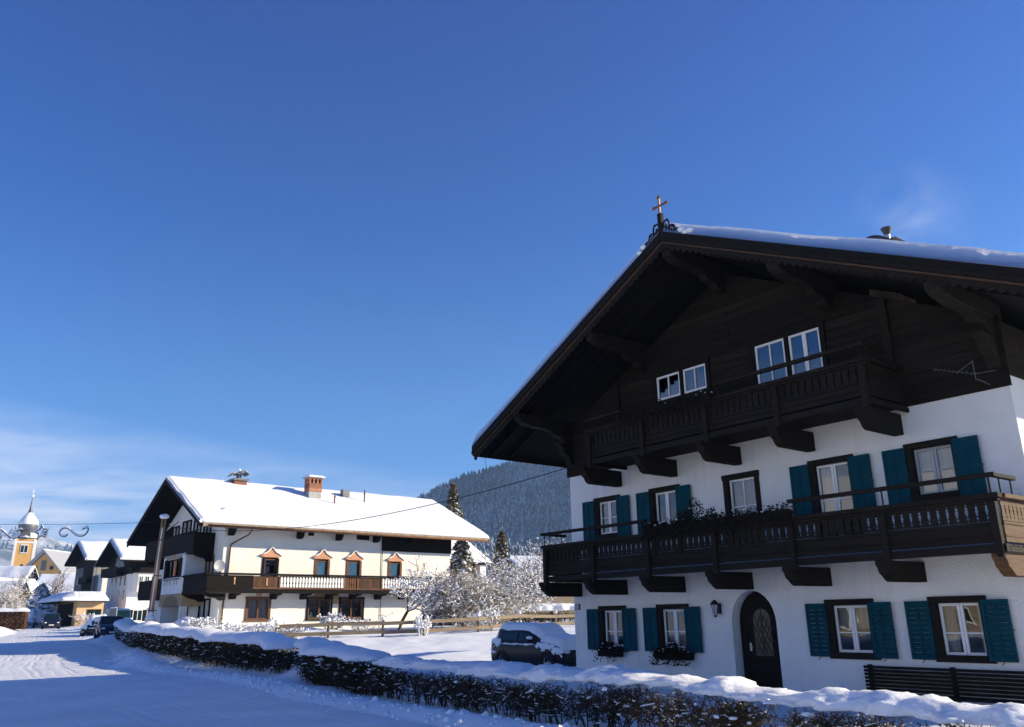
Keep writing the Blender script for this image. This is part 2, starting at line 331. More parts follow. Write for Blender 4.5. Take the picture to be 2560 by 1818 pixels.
OCT_F = np.array([(i*6+j, (i+1)*6+j, (i+1)*6+(j+1) % 6, i*6+(j+1) % 6) for i in range(4) for j in range(6)])
def inst_geo(P, S, yaw=None):
    """many small lumps: centres P, radii S (n,3)"""
    P = np.asarray(P, float); S = np.asarray(S, float); n = len(P)
    if n == 0: return np.zeros((0, 3)), np.zeros((0, 4), int)
    B = OCT_V[None]*(1+0.25*nr.standard_normal((n, len(OCT_V), 1))*0.6)*S[:, None, :]
    if yaw is None: yaw = nr.uniform(0, 6.28, n)
    c, s = np.cos(yaw)[:, None], np.sin(yaw)[:, None]
    B = np.stack([B[..., 0]*c-B[..., 1]*s, B[..., 0]*s+B[..., 1]*c, B[..., 2]], -1)
    return (B+P[:, None]).reshape(-1, 3), (OCT_F[None]+np.arange(n)[:, None, None]*len(OCT_V)).reshape(-1, 4)
def cat(*gs):
    V = []; F = []; b = 0
    for v, f_ in gs:
        V.append(v); F.append(np.asarray(f_)+b); b += len(v)
    return np.concatenate(V), np.concatenate(F)
def leaves_geo(P, size, flat=0.0):
    """random small quads round points"""
    n = len(P); a = nr.standard_normal((n, 3)); a[:, 2] *= (1-flat); a /= np.linalg.norm(a, axis=1, keepdims=True)
    b = np.cross(a, nr.standard_normal((n, 3))); b /= np.maximum(np.linalg.norm(b, axis=1, keepdims=True), 1e-6)
    s = (np.asarray(size)*np.ones(n))[:, None]*nr.uniform(.6, 1.3, (n, 1))
    V = np.stack([P-a*s, P+b*s*.5, P+a*s, P-b*s*.5], 1).reshape(-1, 3)
    return V, np.arange(n*4).reshape(n, 4)
def thing(name, label, cat_, loc=(0, 0, 0), rz=0.0, group=None):
    o = bpy.data.objects.new(name, None); col.objects.link(o); o.empty_display_size = 0.3
    o.location = loc; o.rotation_euler = (0, 0, rz); o['label'] = label; o['category'] = cat_
    if group: o['group'] = group
    return o
def tag(o, label, cat_, group=None):
    o['label'] = label; o['category'] = cat_
    if group: o['group'] = group
    return o
def struct(o, kind='structure'): o['kind'] = kind; return o
def dup(root, loc, rz, label=None, group=None):
    r = root.copy(); col.objects.link(r); r.location = loc; r.rotation_euler = (0, 0, rz)
    if label: r['label'] = label
    if group: r['group'] = group
    for ch in list(root.children):
        c = ch.copy(); col.objects.link(c); c.parent = r
        for g in list(ch.children):
            d = g.copy(); col.objects.link(d); d.parent = c
    return r
def snow_sheet(P, nu, nv, thick, name, parent, m=None, lump=0.25, fs=1.6, edge=0.10, seed=0.0, up=Vector((0, 0, 1)), drop=0.02):
    """a blanket of snow on a surface P(u,v); rounded and ragged at the rim"""
    V = []; F = []
    us = [0.5-0.5*math.cos(math.pi*i/nu) if nu < 14 else i/nu for i in range(nu+1)]
    us = sorted(set([0, .004, .012]+[i/nu for i in range(nu+1)]+[.988, .996, 1])); vs = sorted(set([0, .006, .02]+[i/nv for i in range(nv+1)]+[.98, .994, 1]))
    a, b = len(us), len(vs); e0 = (P(1, .5)-P(0, .5)).length; e1 = (P(.5, 1)-P(.5, 0)).length
    for i, uu in enumerate(us):
        for j, vv in enumerate(vs):
            p = P(uu, vv); q = Vector((p.x*fs, p.y*fs, p.z*fs+seed))
            dd = min(uu*e0, (1-uu)*e0, vv*e1, (1-vv)*e1)
            k = 1.0 if dd > edge else math.sqrt(max(0.0, 1-(1-dd/edge)**2))
            t = thick*(1+lump*noise.noise(q)+0.4*lump*noise.noise(q*3.3))*k
            V.append(p+up*t)
    F = [(i*b+j, (i+1)*b+j, (i+1)*b+j+1, i*b+j+1) for i in range(a-1) for j in range(b-1)]
    mb = MB(); mb.add(V, F)
    n0 = len(V); rim = [i*b for i in range(a)]+[(a-1)*b+j for j in range(1, b)]+[i*b+b-1 for i in range(a-2, -1, -1)]+[j for j in range(b-2, 0, -1)]
    mb.v += [tuple(Vector(V[i])-up*(drop+0.02*abs(noise.noise(Vector(V[i])*4)))) for i in rim]; L = len(rim)
    mb.f += [(rim[i], rim[(i+1) % L], n0+(i+1) % L, n0+i) for i in range(L)]
    return mb.build(name, m or SNOW, parent, smooth=True)
def wall_holes(outer, holes, y=0.0, depth=0.22):
    """wall face in the plane y with openings and their reveals (polys are (x,z) lists)"""
    mb = MB(); polys = [outer]+holes
    flat = [q for p in polys for q in p]
    tri = tessellate_polygon([[Vector((q[0], q[1], 0)) for q in p] for p in polys])
    mb.add([(q[0], y, q[1]) for q in flat], [tuple(t) for t in tri])
    for p in holes:
        n = len(p); mb.add([(q[0], y, q[1]) for q in p]+[(q[0], y+depth, q[1]) for q in p], [(i, (i+1) % n, (i+1) % n+n, i+n) for i in range(n)])
    return mb
def rect(x0, x1, z0, z1): return [(x0, z0), (x1, z0), (x1, z1), (x0, z1)]
def smoothstep(a, b, t): t = np.clip((t-a)/(b-a), 0, 1); return t*t*(3-2*t)

# ------------------------------------------------------------------ ground, road, hills
HPATH = np.array([(9.5, 2.0), (5.8, 8.0), (-1.3, 17.3), (-3.7, 20.6), (-6.0, 25.0), (-8.0, 27.6), (-10.7, 30.2), (-13.4, 34.3), (-17.0, 41.0), (-22.0, 51.0),
                  (-31.0, 65.5), (-44.0, 88.0), (-50.5, 100.0), (-56.5, 108.0), (-66.0, 119.0), (-80.0, 133.0), (-140.0, 200.0), (-220.0, 330.0)])
def sdist(X, Y):
    best = np.full(X.shape, 1e9); sg = np.zeros(X.shape)
    for (ax, ay), (bx, by) in zip(HPATH[:-1], HPATH[1:]):
        dx, dy = bx-ax, by-ay; L = dx*dx+dy*dy
        t = np.clip(((X-ax)*dx+(Y-ay)*dy)/L, 0, 1)
        d = np.hypot(X-ax-t*dx, Y-ay-t*dy); c = dx*(Y-ay)-dy*(X-ax)
        m = d < best; best = np.where(m, d, best); sg = np.where(m, np.sign(c), sg)
    return best*sg               # positive on the road side
def zroad(Y): return np.interp(Y, [0, 25, 40, 57, 75, 90, 120, 400], [0, 0, .13, .38, .8, 1.08, 1.25, 1.4])
def zgard(Y): return np.interp(Y, [0, 20, 27, 31, 35, 40, 45, 55, 100, 400], [-.12, -.12, -.10, -.08, .32, .78, 1.05, 1.2, 1.5, 1.6])
MOUNDS = [(-12.7, 43.0, .95, .55), (-11.0, 43.3, .8, .5), (-15.2, 42.8, 1.5, .30), (-17.2, 44.0, 1.5, .35), (-9.4, 43.2, 1.1, .25), (-13.9, 43.6, .6, .3),
          (-5.8, 27.6, .9, .62), (-4.6, 27.0, .9, .3), (-2.9, 24.8, 1.1, .42), (-1.6, 22.8, 1.0, .34), (-6.9, 29.2, 1.0, .28), (-8.6, 31.2, 1.0, .3), (-10.6, 33.0, 1.1, .3),
          (-14.5, 33.0, .7, .35), (-16.4, 37.0, .8, .3), (-47.5, 75.0, 2.2, .7), (-50.5, 80.0, 2.0, .9), (-45.5, 72.0, 1.4, .35), (-27.8, 58.8, 1.0, .3)]
def roadwidth(Y): return np.interp(Y, [0, 60, 88, 120, 400], [8.2, 8.0, 6.2, 6.5, 7])
def ground(X, Y):
    d = sdist(X, Y); zr = zroad(Y); zg = zgard(Y)
    t = smoothstep(-1.6, 1.5, d); z = zg*(1-t)+zr*t
    z = z+0.12*np.exp(-((d-1.25)/0.55)**2)*(1-smoothstep(60, 75, Y))
    z = z+(.50+.10*np.sin(Y*.9)*np.cos(X*.7))*np.exp(-((d+1.5)/1.05)**2)*smoothstep(24.5, 28, Y)*(1-smoothstep(58, 64, Y))
    W = roadwidth(Y); z = z+0.5*smoothstep(W, W+1.6, d)
    for mx, my, r, h in MOUNDS: z = z+h*np.exp(-(((X-mx)**2+(Y-my)**2)/(r*r)))
    n = np.array([noise.noise(Vector((a*.55, b*.55, 0)))*.6+noise.noise(Vector((a*1.7, b*1.7, 3)))*.3+noise.noise(Vector((a*4.5, b*4.5, 7)))*.14 for a, b in zip(X.ravel(), Y.ravel())]).reshape(X.shape)
    on = smoothstep(1.2, 2.2, d)*(1-smoothstep(W-.5, W+.5, d))
    z = z+n*(0.09*(1-on)+0.006*on)
    return z-0.05*on, d, on
def gz(x_, y_): return float(ground(np.array([x_]), np.array([y_]))[0][0])
def axis(pts):
    out = []
    for (a, b, s) in pts: out += list(np.arange(a, b, s))
    return np.array(out+[pts[-1][1]])
gx = axis([(-900, -200, 50), (-200, -70, 5), (-70, -34, .9), (-34, -20, .4), (-20, 8, .2), (8, 30, 1.2), (30, 120, 10), (120, 900, 60)])
gy = axis([(-60, 4, 8), (4, 11, .6), (11, 46, .22), (46, 70, .5), (70, 130, 1.2), (130, 300, 8), (300, 900, 40)])
GX, GY = np.meshgrid(gx, gy, indexing='ij'); GZ, GD, GON = ground(GX, GY)
a, b = GX.shape; idx = np.arange(a*b).reshape(a, b)
struct(np_mesh('snow_ground', np.stack([GX, GY, GZ], -1).reshape(-1, 3), np.stack([idx[:-1, :-1], idx[1:, :-1], idx[1:, 1:], idx[:-1, 1:]], -1).reshape(-1, 4), SNOW, None, True))
# road: a strip of packed snow with ruts pressed by the wheels
def along(path, step):
    out = [np.array(path[0], float)]
    for p, q in zip(path[:-1], path[1:]):
        p = np.array(p, float); q = np.array(q, float); L = np.linalg.norm(q-p); n = max(1, int(L/step))
        out += [p+(q-p)*i/n for i in range(1, n+1)]
    return np.array(out)
def smooth_path(p, it=6):
    for _ in range(it):
        p[1:-1] = 0.5*p[1:-1]+0.25*(p[:-2]+p[2:])
    return p
rp = np.concatenate([smooth_path(along(HPATH[:11], .35), 400), along(HPATH[10:], 3.0)[1:]])
tn = np.gradient(rp, axis=0); tn /= np.linalg.norm(tn, axis=1, keepdims=True); nm = np.stack([-tn[:, 1], tn[:, 0]], 1)
lat = np.linspace(0, 1, 150); rows = []
RUT = [(.20, .024), (.235, .017), (.30, .010), (.40, .026), (.43, .018), (.49, .010), (.56, .022), (.60, .017), (.68, .010), (.76, .026), (.80, .017)]
arc = np.concatenate([[0], np.cumsum(np.linalg.norm(np.diff(rp, axis=0), axis=1))])
for i, p in enumerate(rp):
    W = roadwidth(p[1]); o0 = 1.55+.25*noise.noise(Vector((arc[i]*.3, 0, 5))); o1 = W-.1+.3*noise.noise(Vector((arc[i]*.3, 9, 5)))
    q = p[None]+nm[i][None]*(o0+(o1-o0)*lat)[:, None]
    z = zroad(q[:, 1])+.012
    wob = .02*noise.noise(Vector((arc[i]*.05, 2, 0)))
    for k_, (c, dp) in enumerate(RUT):
        w2 = .0085+.003*noise.noise(Vector((arc[i]*.2, k_, 0)))
        z = z-dp*np.exp(-((lat-c-wob*(1+.4*k_)-.02*noise.noise(Vector((arc[i]*.08, k_*3, 1))))/w2)**2)*(.6+.5*noise.noise(Vector((arc[i]*.4, k_, 9))))
    z = z+np.array([.010*noise.noise(Vector((u_[0]*2.2, u_[1]*2.2, 1)))+.006*noise.noise(Vector((u_[0]*6, u_[1]*6, 4))) for u_ in q])
    z[0] -= .07; z[-1] -= .07
    rows.append(np.concatenate([q, z[:, None]], 1))
RV = np.array(rows); a, b = RV.shape[:2]; idx = np.arange(a*b).reshape(a, b)
struct(np_mesh('road', RV.reshape(-1, 3), np.stack([idx[:-1, :-1], idx[1:, :-1], idx[1:, 1:], idx[:-1, 1:]], -1).reshape(-1, 4), ROADSNOW, None, True))

def clods():
    g = np.random.default_rng(5); i = g.integers(0, 300, 5200); p = rp[i]+nm[i]*g.normal(1.45, .55, (5200, 1)); 
    j = g.integers(0, 300, 900); p = np.concatenate([p, rp[j]+nm[j]*g.uniform(2.0, 7.6, (900, 1))])
    z = ground(p[:, 0], p[:, 1])[0]+np.where(np.arange(len(p)) >= 5200, .05, 0); sc = np.abs(g.normal(0, .020, (len(p), 1)))+.008; sc[5200:] *= .55
    o = np_mesh('snow_clods', *inst_geo(np.concatenate([p, z[:, None]], 1), sc*g.uniform(.7, 1.4, (len(p), 3))), SNOW, None, True); o['kind'] = 'stuff'
clods()
def ridge_hill(name, profile, Y0, depth, m, foot=0.0, nseed=0, amp=10.0, nx=120, ny=50):
    """a hillside rising from its foot (nearer) to a crest at distance Y0; profile gives crest (x, z)"""
    xs = np.linspace(profile[0][0], profile[-1][0], nx); cz = np.interp(xs, [p[0] for p in profile], [p[1] for p in profile])
    V = np.zeros((nx, ny, 3))
    for j in range(ny):
        t = j/(ny-1); tt = min(t/.75, 1.0); back = max(0, (t-.75)/.25)
        hgt = foot+(cz-foot)*(tt**1.25)*(1-.25*back**2)
        V[:, j, 0] = xs*(1-.35*(1-tt)*0) ; V[:, j, 1] = Y0-depth*(1-tt)+depth*.5*back
        V[:, j, 2] = hgt+np.array([amp*noise.noise(Vector((xx*.006, t*5, nseed)))+amp*.4*noise.noise(Vector((xx*.02, t*16, nseed+5))) for xx in xs])*math.sin(math.pi*min(tt, .92))
    idx = np.arange(nx*ny).reshape(nx, ny)
    o = np_mesh(name, V.reshape(-1, 3), np.stack([idx[:-1, :-1], idx[1:, :-1], idx[1:, 1:], idx[:-1, 1:]], -1).reshape(-1, 4), m, None, True)
    struct(o); return V
HR = ridge_hill('hill', [(-420, 60), (-260, 168), (-200, 192), (-173, 203), (-152, 214), (-103, 238), (-32, 258), (18, 272), (110, 288), (170, 335), (240, 430), (320, 520), (640, 525)], 1500, 700, HILLM, -20, 1, 12)  # right-hand spur is added, hidden behind the chalet, to shade the wooded slope
HL = ridge_hill('mountain', [(-3400, 330), (-2500, 330), (-1870, 318), (-1810, 322), (-1725, 310), (-1690, 292), (-1657, 268), (-1600, 252), (-1450, 262), (-1100, 190), (-500, 60)], 3000, 1300, HILLM, -20, 4, 26, 160, 60)
# forest on the near hill: thousands of small conifers read as one mass
def forest(V, n, hmin, hmax, name, seed, keep=None):
    g = np.random.default_rng(seed); nx, ny = V.shape[:2]
    uu = g.uniform(0, nx-1.001, n); vv = g.uniform(0, (ny-1)*.80, n)
    i, j = uu.astype(int), vv.astype(int); fu, fv = (uu-i)[:, None], (vv-j)[:, None]
    P = V[i, j]*(1-fu)*(1-fv)+V[i+1, j]*fu*(1-fv)+V[i, j+1]*(1-fu)*fv+V[i+1, j+1]*fu*fv
    if keep is not None: P = P[keep(P)]
    n = len(P); H = g.uniform(hmin, hmax, n); Rr = H*g.uniform(.17, .27, n); k = 6
    prof = [(1.0, .05), (.45, .42), (.85, .36), (.30, .72), (.58, .66), (0.02, 1.0)]
    ang = np.arange(k)*2*np.pi/k
    VV = np.zeros((n, len(prof), k, 3))
    for q, (r_, z_) in enumerate(prof):
        jit = g.uniform(.7, 1.3, (n, k))
        VV[:, q, :, 0] = P[:, None, 0]+np.cos(ang)[None]*Rr[:, None]*r_*jit; VV[:, q, :, 1] = P[:, None, 1]+np.sin(ang)[None]*Rr[:, None]*r_*jit
        VV[:, q, :, 2] = P[:, None, 2]+H[:, None]*z_+g.uniform(-.04, .04, (n, k))*H[:, None]
    base = np.arange(n)[:, None]*len(prof)*k; F = []
    for q in range(len(prof)-1):
        for j_ in range(k): F.append(np.concatenate([base+q*k+j_, base+q*k+(j_+1) % k, base+(q+1)*k+(j_+1) % k, base+(q+1)*k+j_], 1))
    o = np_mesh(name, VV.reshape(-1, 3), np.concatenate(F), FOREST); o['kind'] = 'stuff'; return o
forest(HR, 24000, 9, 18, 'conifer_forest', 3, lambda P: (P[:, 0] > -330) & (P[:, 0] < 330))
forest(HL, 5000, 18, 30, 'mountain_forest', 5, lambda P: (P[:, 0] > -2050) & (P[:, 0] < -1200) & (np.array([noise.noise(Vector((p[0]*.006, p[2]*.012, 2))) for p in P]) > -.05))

# ================================================================== the big chalet on the right
H1R = R(-52.455); H1P = Vector((1.583, 25.0, 0)); W1 = 12.75; D1 = 15.0
def h1(s, y, z): return H1P+Vector((math.cos(H1R)*s-math.sin(H1R)*y, math.sin(H1R)*s+math.cos(H1R)*y, z))
chalet = thing('chalet', 'large chalet with dark timber gable, carved balconies, teal shutters and white plaster walls', 'house', H1P, H1R)
XC, ZA, SL = 6.5, 10.72, 0.49                 # ridge axis, top of the roof at the ridge, slope
def zroof(s): return ZA-SL*abs(s-XC)
GFW = [(1.28, 2.28), (3.47, 4.48), (8.36, 9.40), (10.60, 11.61)]
MIDW = (5.94, 6.96, 2.95, 4.91)
arch = [(5.80, -.35), (5.80, 1.45)]+[(6.42-.62*math.cos(t), 1.45+.72*math.sin(t)) for t in [math.pi*i/14 for i in range(1, 14)]]+[(7.04, 1.45), (7.04, -.35)]
holes = [rect(a_, b_, .74, 1.90) for a_, b_ in GFW]+[rect(a_, b_, 2.95 if i in (1, 2) else 3.76, 4.90) for i, (a_, b_) in enumerate(GFW)]+[rect(*MIDW)]
outer = [(0.2, -.6), (5.80, -.6)]+[(5.80, -.35)][:0]+[(12.75, -.6), (12.75, 5.74), (0.2, 5.74)]
wb = wall_holes(outer, holes+[arch], 0.0, 0.30)
wb.add([(0.2, 0, -.6), (0.2, D1, -.6), (0.2, D1, 6.7), (0.2, 0, 6.7)], [(0, 1, 2, 3)])
wb.add([(12.75, 0, -.6), (12.75, D1, -.6), (12.75, D1, 5.74), (12.75, 0, 5.74)], [(3, 2, 1, 0)])
wb.add([(12.75, 0, 5.74), (12.75, D1, 5.74), (12.75, D1, 6.9), (12.75, 0, 6.9)], [(3, 2, 1, 0)])
wb.add([(0.2, D1, -.6), (12.75, D1, -.6), (12.75, D1, 6.9), (XC, D1, 10.1), (0.2, D1, 6.9)], [(4, 3, 2, 1, 0)])
wall = wb.build('wall', PLASTER, chalet)
ATW = [(4.0, 5.78, 7.24, 7.90), (7.26, 9.10, 6.85, 7.92)]
clad = wall_holes([(0.14, 5.68), (12.81, 5.68), (12.81, 7.05), (XC, 10.16), (0.14, 7.05)], [rect(*w) for w in ATW], -0.06, 0.26)
clad.add([(0.14, -.06, 5.68), (12.81, -.06, 5.68), (12.81, .0, 5.68), (0.14, 0, 5.68)], [(0, 1, 2, 3)])
clad.box(12.752, 12.81, -.055, D1, 5.90, 6.95); clad.box(.14, .198, -.055, D1, 5.68, 6.95)
clad.build('gable_cladding', DCLAD, chalet)
for s_ in (2.5, 10.62): MB().box(s_-.09, s_+.09, -.15, -.062, 5.72, zroof(s_)-.62).build('wall_post', DWOOD, chalet, bevel=.008)
for z_ in (8.25, 8.50, 8.76, 9.02, 9.28): MB().box(6.47, 6.58, -.085, -.058, z_-.055, z_+.055).build('vent_hole', BWOOD, chalet)

def sash_window(parent, x0, x1, z0, z1, leaves, y=0.0, fr=DWOOD, sashm=WPAINT, bar=0.42, curt='sides', glass=GLASS, fw=.11, name='window', top=True, trans=None):
    """outer timber frame set in the reveal; painted leaves, panes, curtain and a dim room behind are its sub-parts"""
    mb = MB(); o = .035
    mb.box(x0-.02, x0+fw, y-o, y+.16, z0+fw, z1-fw); mb.box(x1-fw, x1+.02, y-o, y+.16, z0+fw, z1-fw)
    mb.box(x0-.035, x1+.035, y-o-.02, y+.16, z1-fw, z1+.015); mb.box(x0-.035, x1+.035, y-o-.03, y+.16, z0-.015, z0+fw)
    w = mb.build(name, fr, parent, bevel=.006)
    a, b, c, d = x0+fw, x1-fw, z0+fw, z1-fw
    sb = MB(); gb = MB(); n = leaves; lw = (b-a)/n; t = .052; ys = y+.07
    for i in range(n):
        l, r_ = a+i*lw+.004, a+(i+1)*lw-.004
        sb.box(l, l+t, ys, ys+.05, c, d); sb.box(r_-t, r_, ys, ys+.05, c, d); sb.box(l+t, r_-t, ys, ys+.05, d-t, d); sb.box(l+t, r_-t, ys, ys+.05, c, c+t)
        if bar: zb = c+(d-c)*bar; sb.box(l+t, r_-t, ys+.006, ys+.044, zb-.013, zb+.013)
        if trans: 
            xm = (l+r_)/2; sb.box(xm-.013, xm+.013, ys+.008, ys+.042, c+t, d-t)
        gb.quad((l+.02, ys+.026, c+.02), (r_-.02, ys+.026, c+.02), (r_-.02, ys+.026, d-.02), (l+.02, ys+.026, d-.02))
    sb.build('sash', sashm, w, bevel=.004); gb.build('pane', glass, w)
    rb = MB(); q0, q1, yy0, yy1 = a-.25, b+.25, y+.26, y+1.3
    rb.add([(q0, yy0, c-.2), (q1, yy0, c-.2), (q1, yy0, d+.2), (q0, yy0, d+.2), (q0, yy1, c-.2), (q1, yy1, c-.2), (q1, yy1, d+.2), (q0, yy1, d+.2)],
           [(4, 5, 6, 7), (0, 4, 7, 3), (5, 1, 2, 6), (3, 7, 6, 2), (0, 1, 5, 4)])
    rb.build('room', ROOM, w)
    if curt:
        cb = MB()
        def cloth(p, q, zb, zt, yb):
            nn = 24; vs = []
            for i in range(nn+1):
                u_ = p+(q-p)*i/nn; yy = yb+.018*math.sin(i*1.35+p*7)
                vs += [(u_, yy, zb), (u_, yy, zt)]
            cb.add(vs, [(2*i, 2*i+2, 2*i+3, 2*i+1) for i in range(nn)])
        wd = b-a
        if curt == 'sides': cloth(a-.02, a+wd*.30, c-.1, d+.02, ys+.13); cloth(b-wd*.17, b+.02, c-.1, d+.02, ys+.13)
        if curt == 'half': cloth(a-.02, b+.02, c+(d-c)*.5, d+.02, ys+.14)
        if curt == 'left': cloth(a-.02, a+wd*.42, c-.1, d+.02, ys+.13)
        if curt == 'low': cloth(a-.02, b+.02, c-.1, c+(d-c)*.45, ys+.13)
        if curt == 'full': cloth(a-.02, b+.02, c-.1, d+.02, ys+.12)
        cb.build('curtain', BROOM if curt == 'full' else CURT, w)
    return w
for i, (a_, b_) in enumerate(GFW): sash_window(chalet, a_, b_, .74, 1.90, 2, curt=('left', 'low', 'half', 'sides')[i])
for i, (a_, b_) in enumerate(GFW): sash_window(chalet, a_, b_, 2.95 if i in (1, 2) else 3.76, 4.90, 2, curt=('sides', 'low', 'left', 'full')[i], bar=.5 if i in (0, 3) else .55, sashm=GPAINT if i == 3 else WPAINT)
sash_window(chalet, *MIDW, 1, curt='full', bar=.62, trans=True)
def attic_window(x0, x1, z0, z1, spl, bars):
    mb = MB(); y = -.06
    mb.box(x0-.10, x0+.03, y-.05, y+.12, z0-.06, z1); mb.box(x1-.03, x1+.10, y-.05, y+.12, z0-.06, z1); mb.box(x0-.12, x1+.12, y-.06, y+.12, z1, z1+.12)
    mb.box(spl[0]+.003, spl[1]-.003, y-.05, y+.12, z0, z1); mb.box(x0-.09, x1+.09, y-.055, y+.12, z0-.15, z0-.062)
    w = mb.build('window', BWOOD, chalet, bevel=.006)
    sb = MB(); gb = MB(); ys = y-.015
    for l, r_ in ((x0+.03, spl[0]), (spl[1], x1-.03)):
        t = .055
        sb.box(l, l+t, ys, ys+.05, z0, z1); sb.box(r_-t, r_, ys, ys+.05, z0, z1); sb.box(l+t, r_-t, ys, ys+.05, z1-t, z1); sb.box(l+t, r_-t, ys, ys+.05, z0, z0+t)
        xm = (l+r_)/2; bw = .05 if bars and l > spl[0] else .016
        sb.box(xm-bw, xm+bw, ys-.004, ys+.046, z0+t, z1-t)
        if bars: sb.box(l+t, xm-bw, ys+.008, ys+.042, z0+.40, z0+.425); sb.box(xm+bw, r_-t, ys+.008, ys+.042, z0+.40, z0+.425)
        gb.quad((l+.02, ys+.03, z0+.02), (r_-.02, ys+.03, z0+.02), (r_-.02, ys+.03, z1-.02), (l+.02, ys+.03, z1-.02))
    sb.build('sash', WPAINT, w, bevel=.004); gb.build('pane', GLASSB, w)
    rb = MB(); rb.add([(x0, .25, z0), (x1, .25, z0), (x1, .25, z1), (x0, .25, z1), (x0, 1.2, z0), (x1, 1.2, z0), (x1, 1.2, z1), (x0, 1.2, z1)], [(4, 5, 6, 7), (0, 4, 7, 3), (5, 1, 2, 6), (3, 7, 6, 2), (0, 1, 5, 4)])
    rb.build('room', ROOM, w)
attic_window(4.0, 5.78, 7.24, 7.90, (4.86, 4.98), False)
attic_window(7.26, 9.10, 6.85, 7.92, (8.13, 8.25), True)

# shutters: stiles, rails and two columns of slats; hinged at the jambs and folded back on the wall
def shutter_mesh(w, h, louver):
    mb = MB(); t = .045; st = .055
    mb.box(0, st, -t, 0, 0, h); mb.box(w-st, w, -t, 0, 0, h); mb.box(st, w-st, -t, 0, 0, .07); mb.box(st, w-st, -t, 0, h-.07, h); mb.box(w/2-.02, w/2+.02, -t, 0, .07, h-.07)
    if louver:
        n = 11
        for k in range(n):
            z = .085+(h-.17)*k/(n-1)
            for l, r_ in ((st, w/2-.02), (w/2+.02, w-st)):
                dz = (h-.17)/(n-1)*.45
                mb.add([(l, -t+.006, z-dz), (r_, -t+.006, z-dz), (r_, -.012, z+dz), (l, -.012, z+dz), (l, -t+.018, z-dz-.004), (r_, -t+.018, z-dz-.004), (r_, 0, z+dz-.004), (l, 0, z+dz-.004)],
                       [(0, 1, 2, 3), (7, 6, 5, 4), (0, 4, 5, 1), (3, 2, 6, 7)])
    else:
        for l, r_ in ((st, w/2-.02), (w/2+.02, w-st)): mb.box(l, r_, -t+.012, -.008, .07, h-.07)
        mb.box(st, w/2-.02, -t+.006, -t+.012, h*.62, h*.62+.05); mb.box(w/2+.02, w-st, -t+.006, -t+.012, h*.62, h*.62+.05)
    return mb
SHUT = {}
def shutter(s0, w, z0, h, louver):
    key = (round(h, 2), louver)
    if key not in SHUT:
        o = shutter_mesh(w, h, louver).build('shutter', TEAL, chalet, bevel=.004); SHUT[key] = o
        hb = MB(); hb.tube([(w*.5, -.02, -.005), (w*.5, -.07, -.03), (w*.45, -.075, -.06)], .008, 5); hb.box(w-.005, w+.03, -.06, -.02, h*.5-.012, h*.5+.012); hb.build('holdback', IRON, o)
        o.location = (s0, -.022, z0); return o
    p = SHUT[key]; o = p.copy(); col.objects.link(o); o.location = (s0, -.022, z0)
    for ch in p.children: c = ch.copy(); col.objects.link(c); c.parent = o
    o.parent = chalet; return o
for i, (a_, b_) in enumerate(GFW):
    shutter(a_-.50, .48, .76, 1.08, i >= 2); o = shutter(b_-.05, .48, .76, 1.08, i >= 2)
    shutter(a_-.50, .48, 3.72, 1.13, False); shutter(b_-.05, .48, 3.72, 1.13, False)
for o in list(chalet.children):
    if o.name.startswith('shutter') and any(abs(o.location.x-(b_-.05)) < .01 for _, b_ in GFW): o.location.y = -.062

# front door in its deep arched recess
dm = MB(); dpoly = [(6.06-.26, -.3)]; 
dpoly = [(5.82, -.3), (5.82, 1.45)]+[(6.42-.60*math.cos(t), 1.45+.70*math.sin(t)) for t in [math.pi*i/14 for i in range(1, 14)]]+[(7.02, 1.45), (7.02, -.3)]
dm.prism(dpoly, 'y', .27, .33); 
for s_ in (5.98, 6.86): dm.box(s_-.06, s_+.06, .245, .27, -.25, 1.2)
for z_ in (-.15, .55): dm.box(6.04, 6.80, .25, .27, z_-.06, z_+.06)
for k in range(7): dm.beam((6.06+.1*k, .258, -.05), (6.06+.1*k+.06, .258, .5), .02, .012, (0, 1, 0))
door = dm.build('door', BWOOD, chalet, bevel=.005)
gm = MB(); gp = [(6.22, .72), (6.22, 1.50)]+[(6.46-.24*math.cos(t), 1.50+.26*math.sin(t)) for t in [math.pi*i/10 for i in range(1, 10)]]+[(6.70, 1.50), (6.70, .72)]
gm.prism(gp, 'y', .254, .268); gm.build('door_glass', mat('leaded_glass', (0.075, 0.062, 0.036), 0.3, 0.4, var=(0.04, 0.032, 0.02), vscale=9.0), door)
gm = MB()
for k in range(-2, 3):
    gm.tube([(6.46+k*.12-.22, .246, .74), (6.46+k*.12+.22, .246, 1.64)], .007, 4); gm.tube([(6.46+k*.12+.22, .246, .74), (6.46+k*.12-.22, .246, 1.64)], .007, 4)
gm.tube([(6.46, .242, .74), (6.46, .242, 1.74)], .009, 4)
gm.build('door_grille', IRON, door)
hm = MB(); hm.tube([(6.10, .25, .92), (6.10, .20, .92), (6.20, .20, .92)], .012, 6); hm.box(6.075, 6.125, .24, .272, .82, 1.0); hm.build('door_handle', STEEL, door)

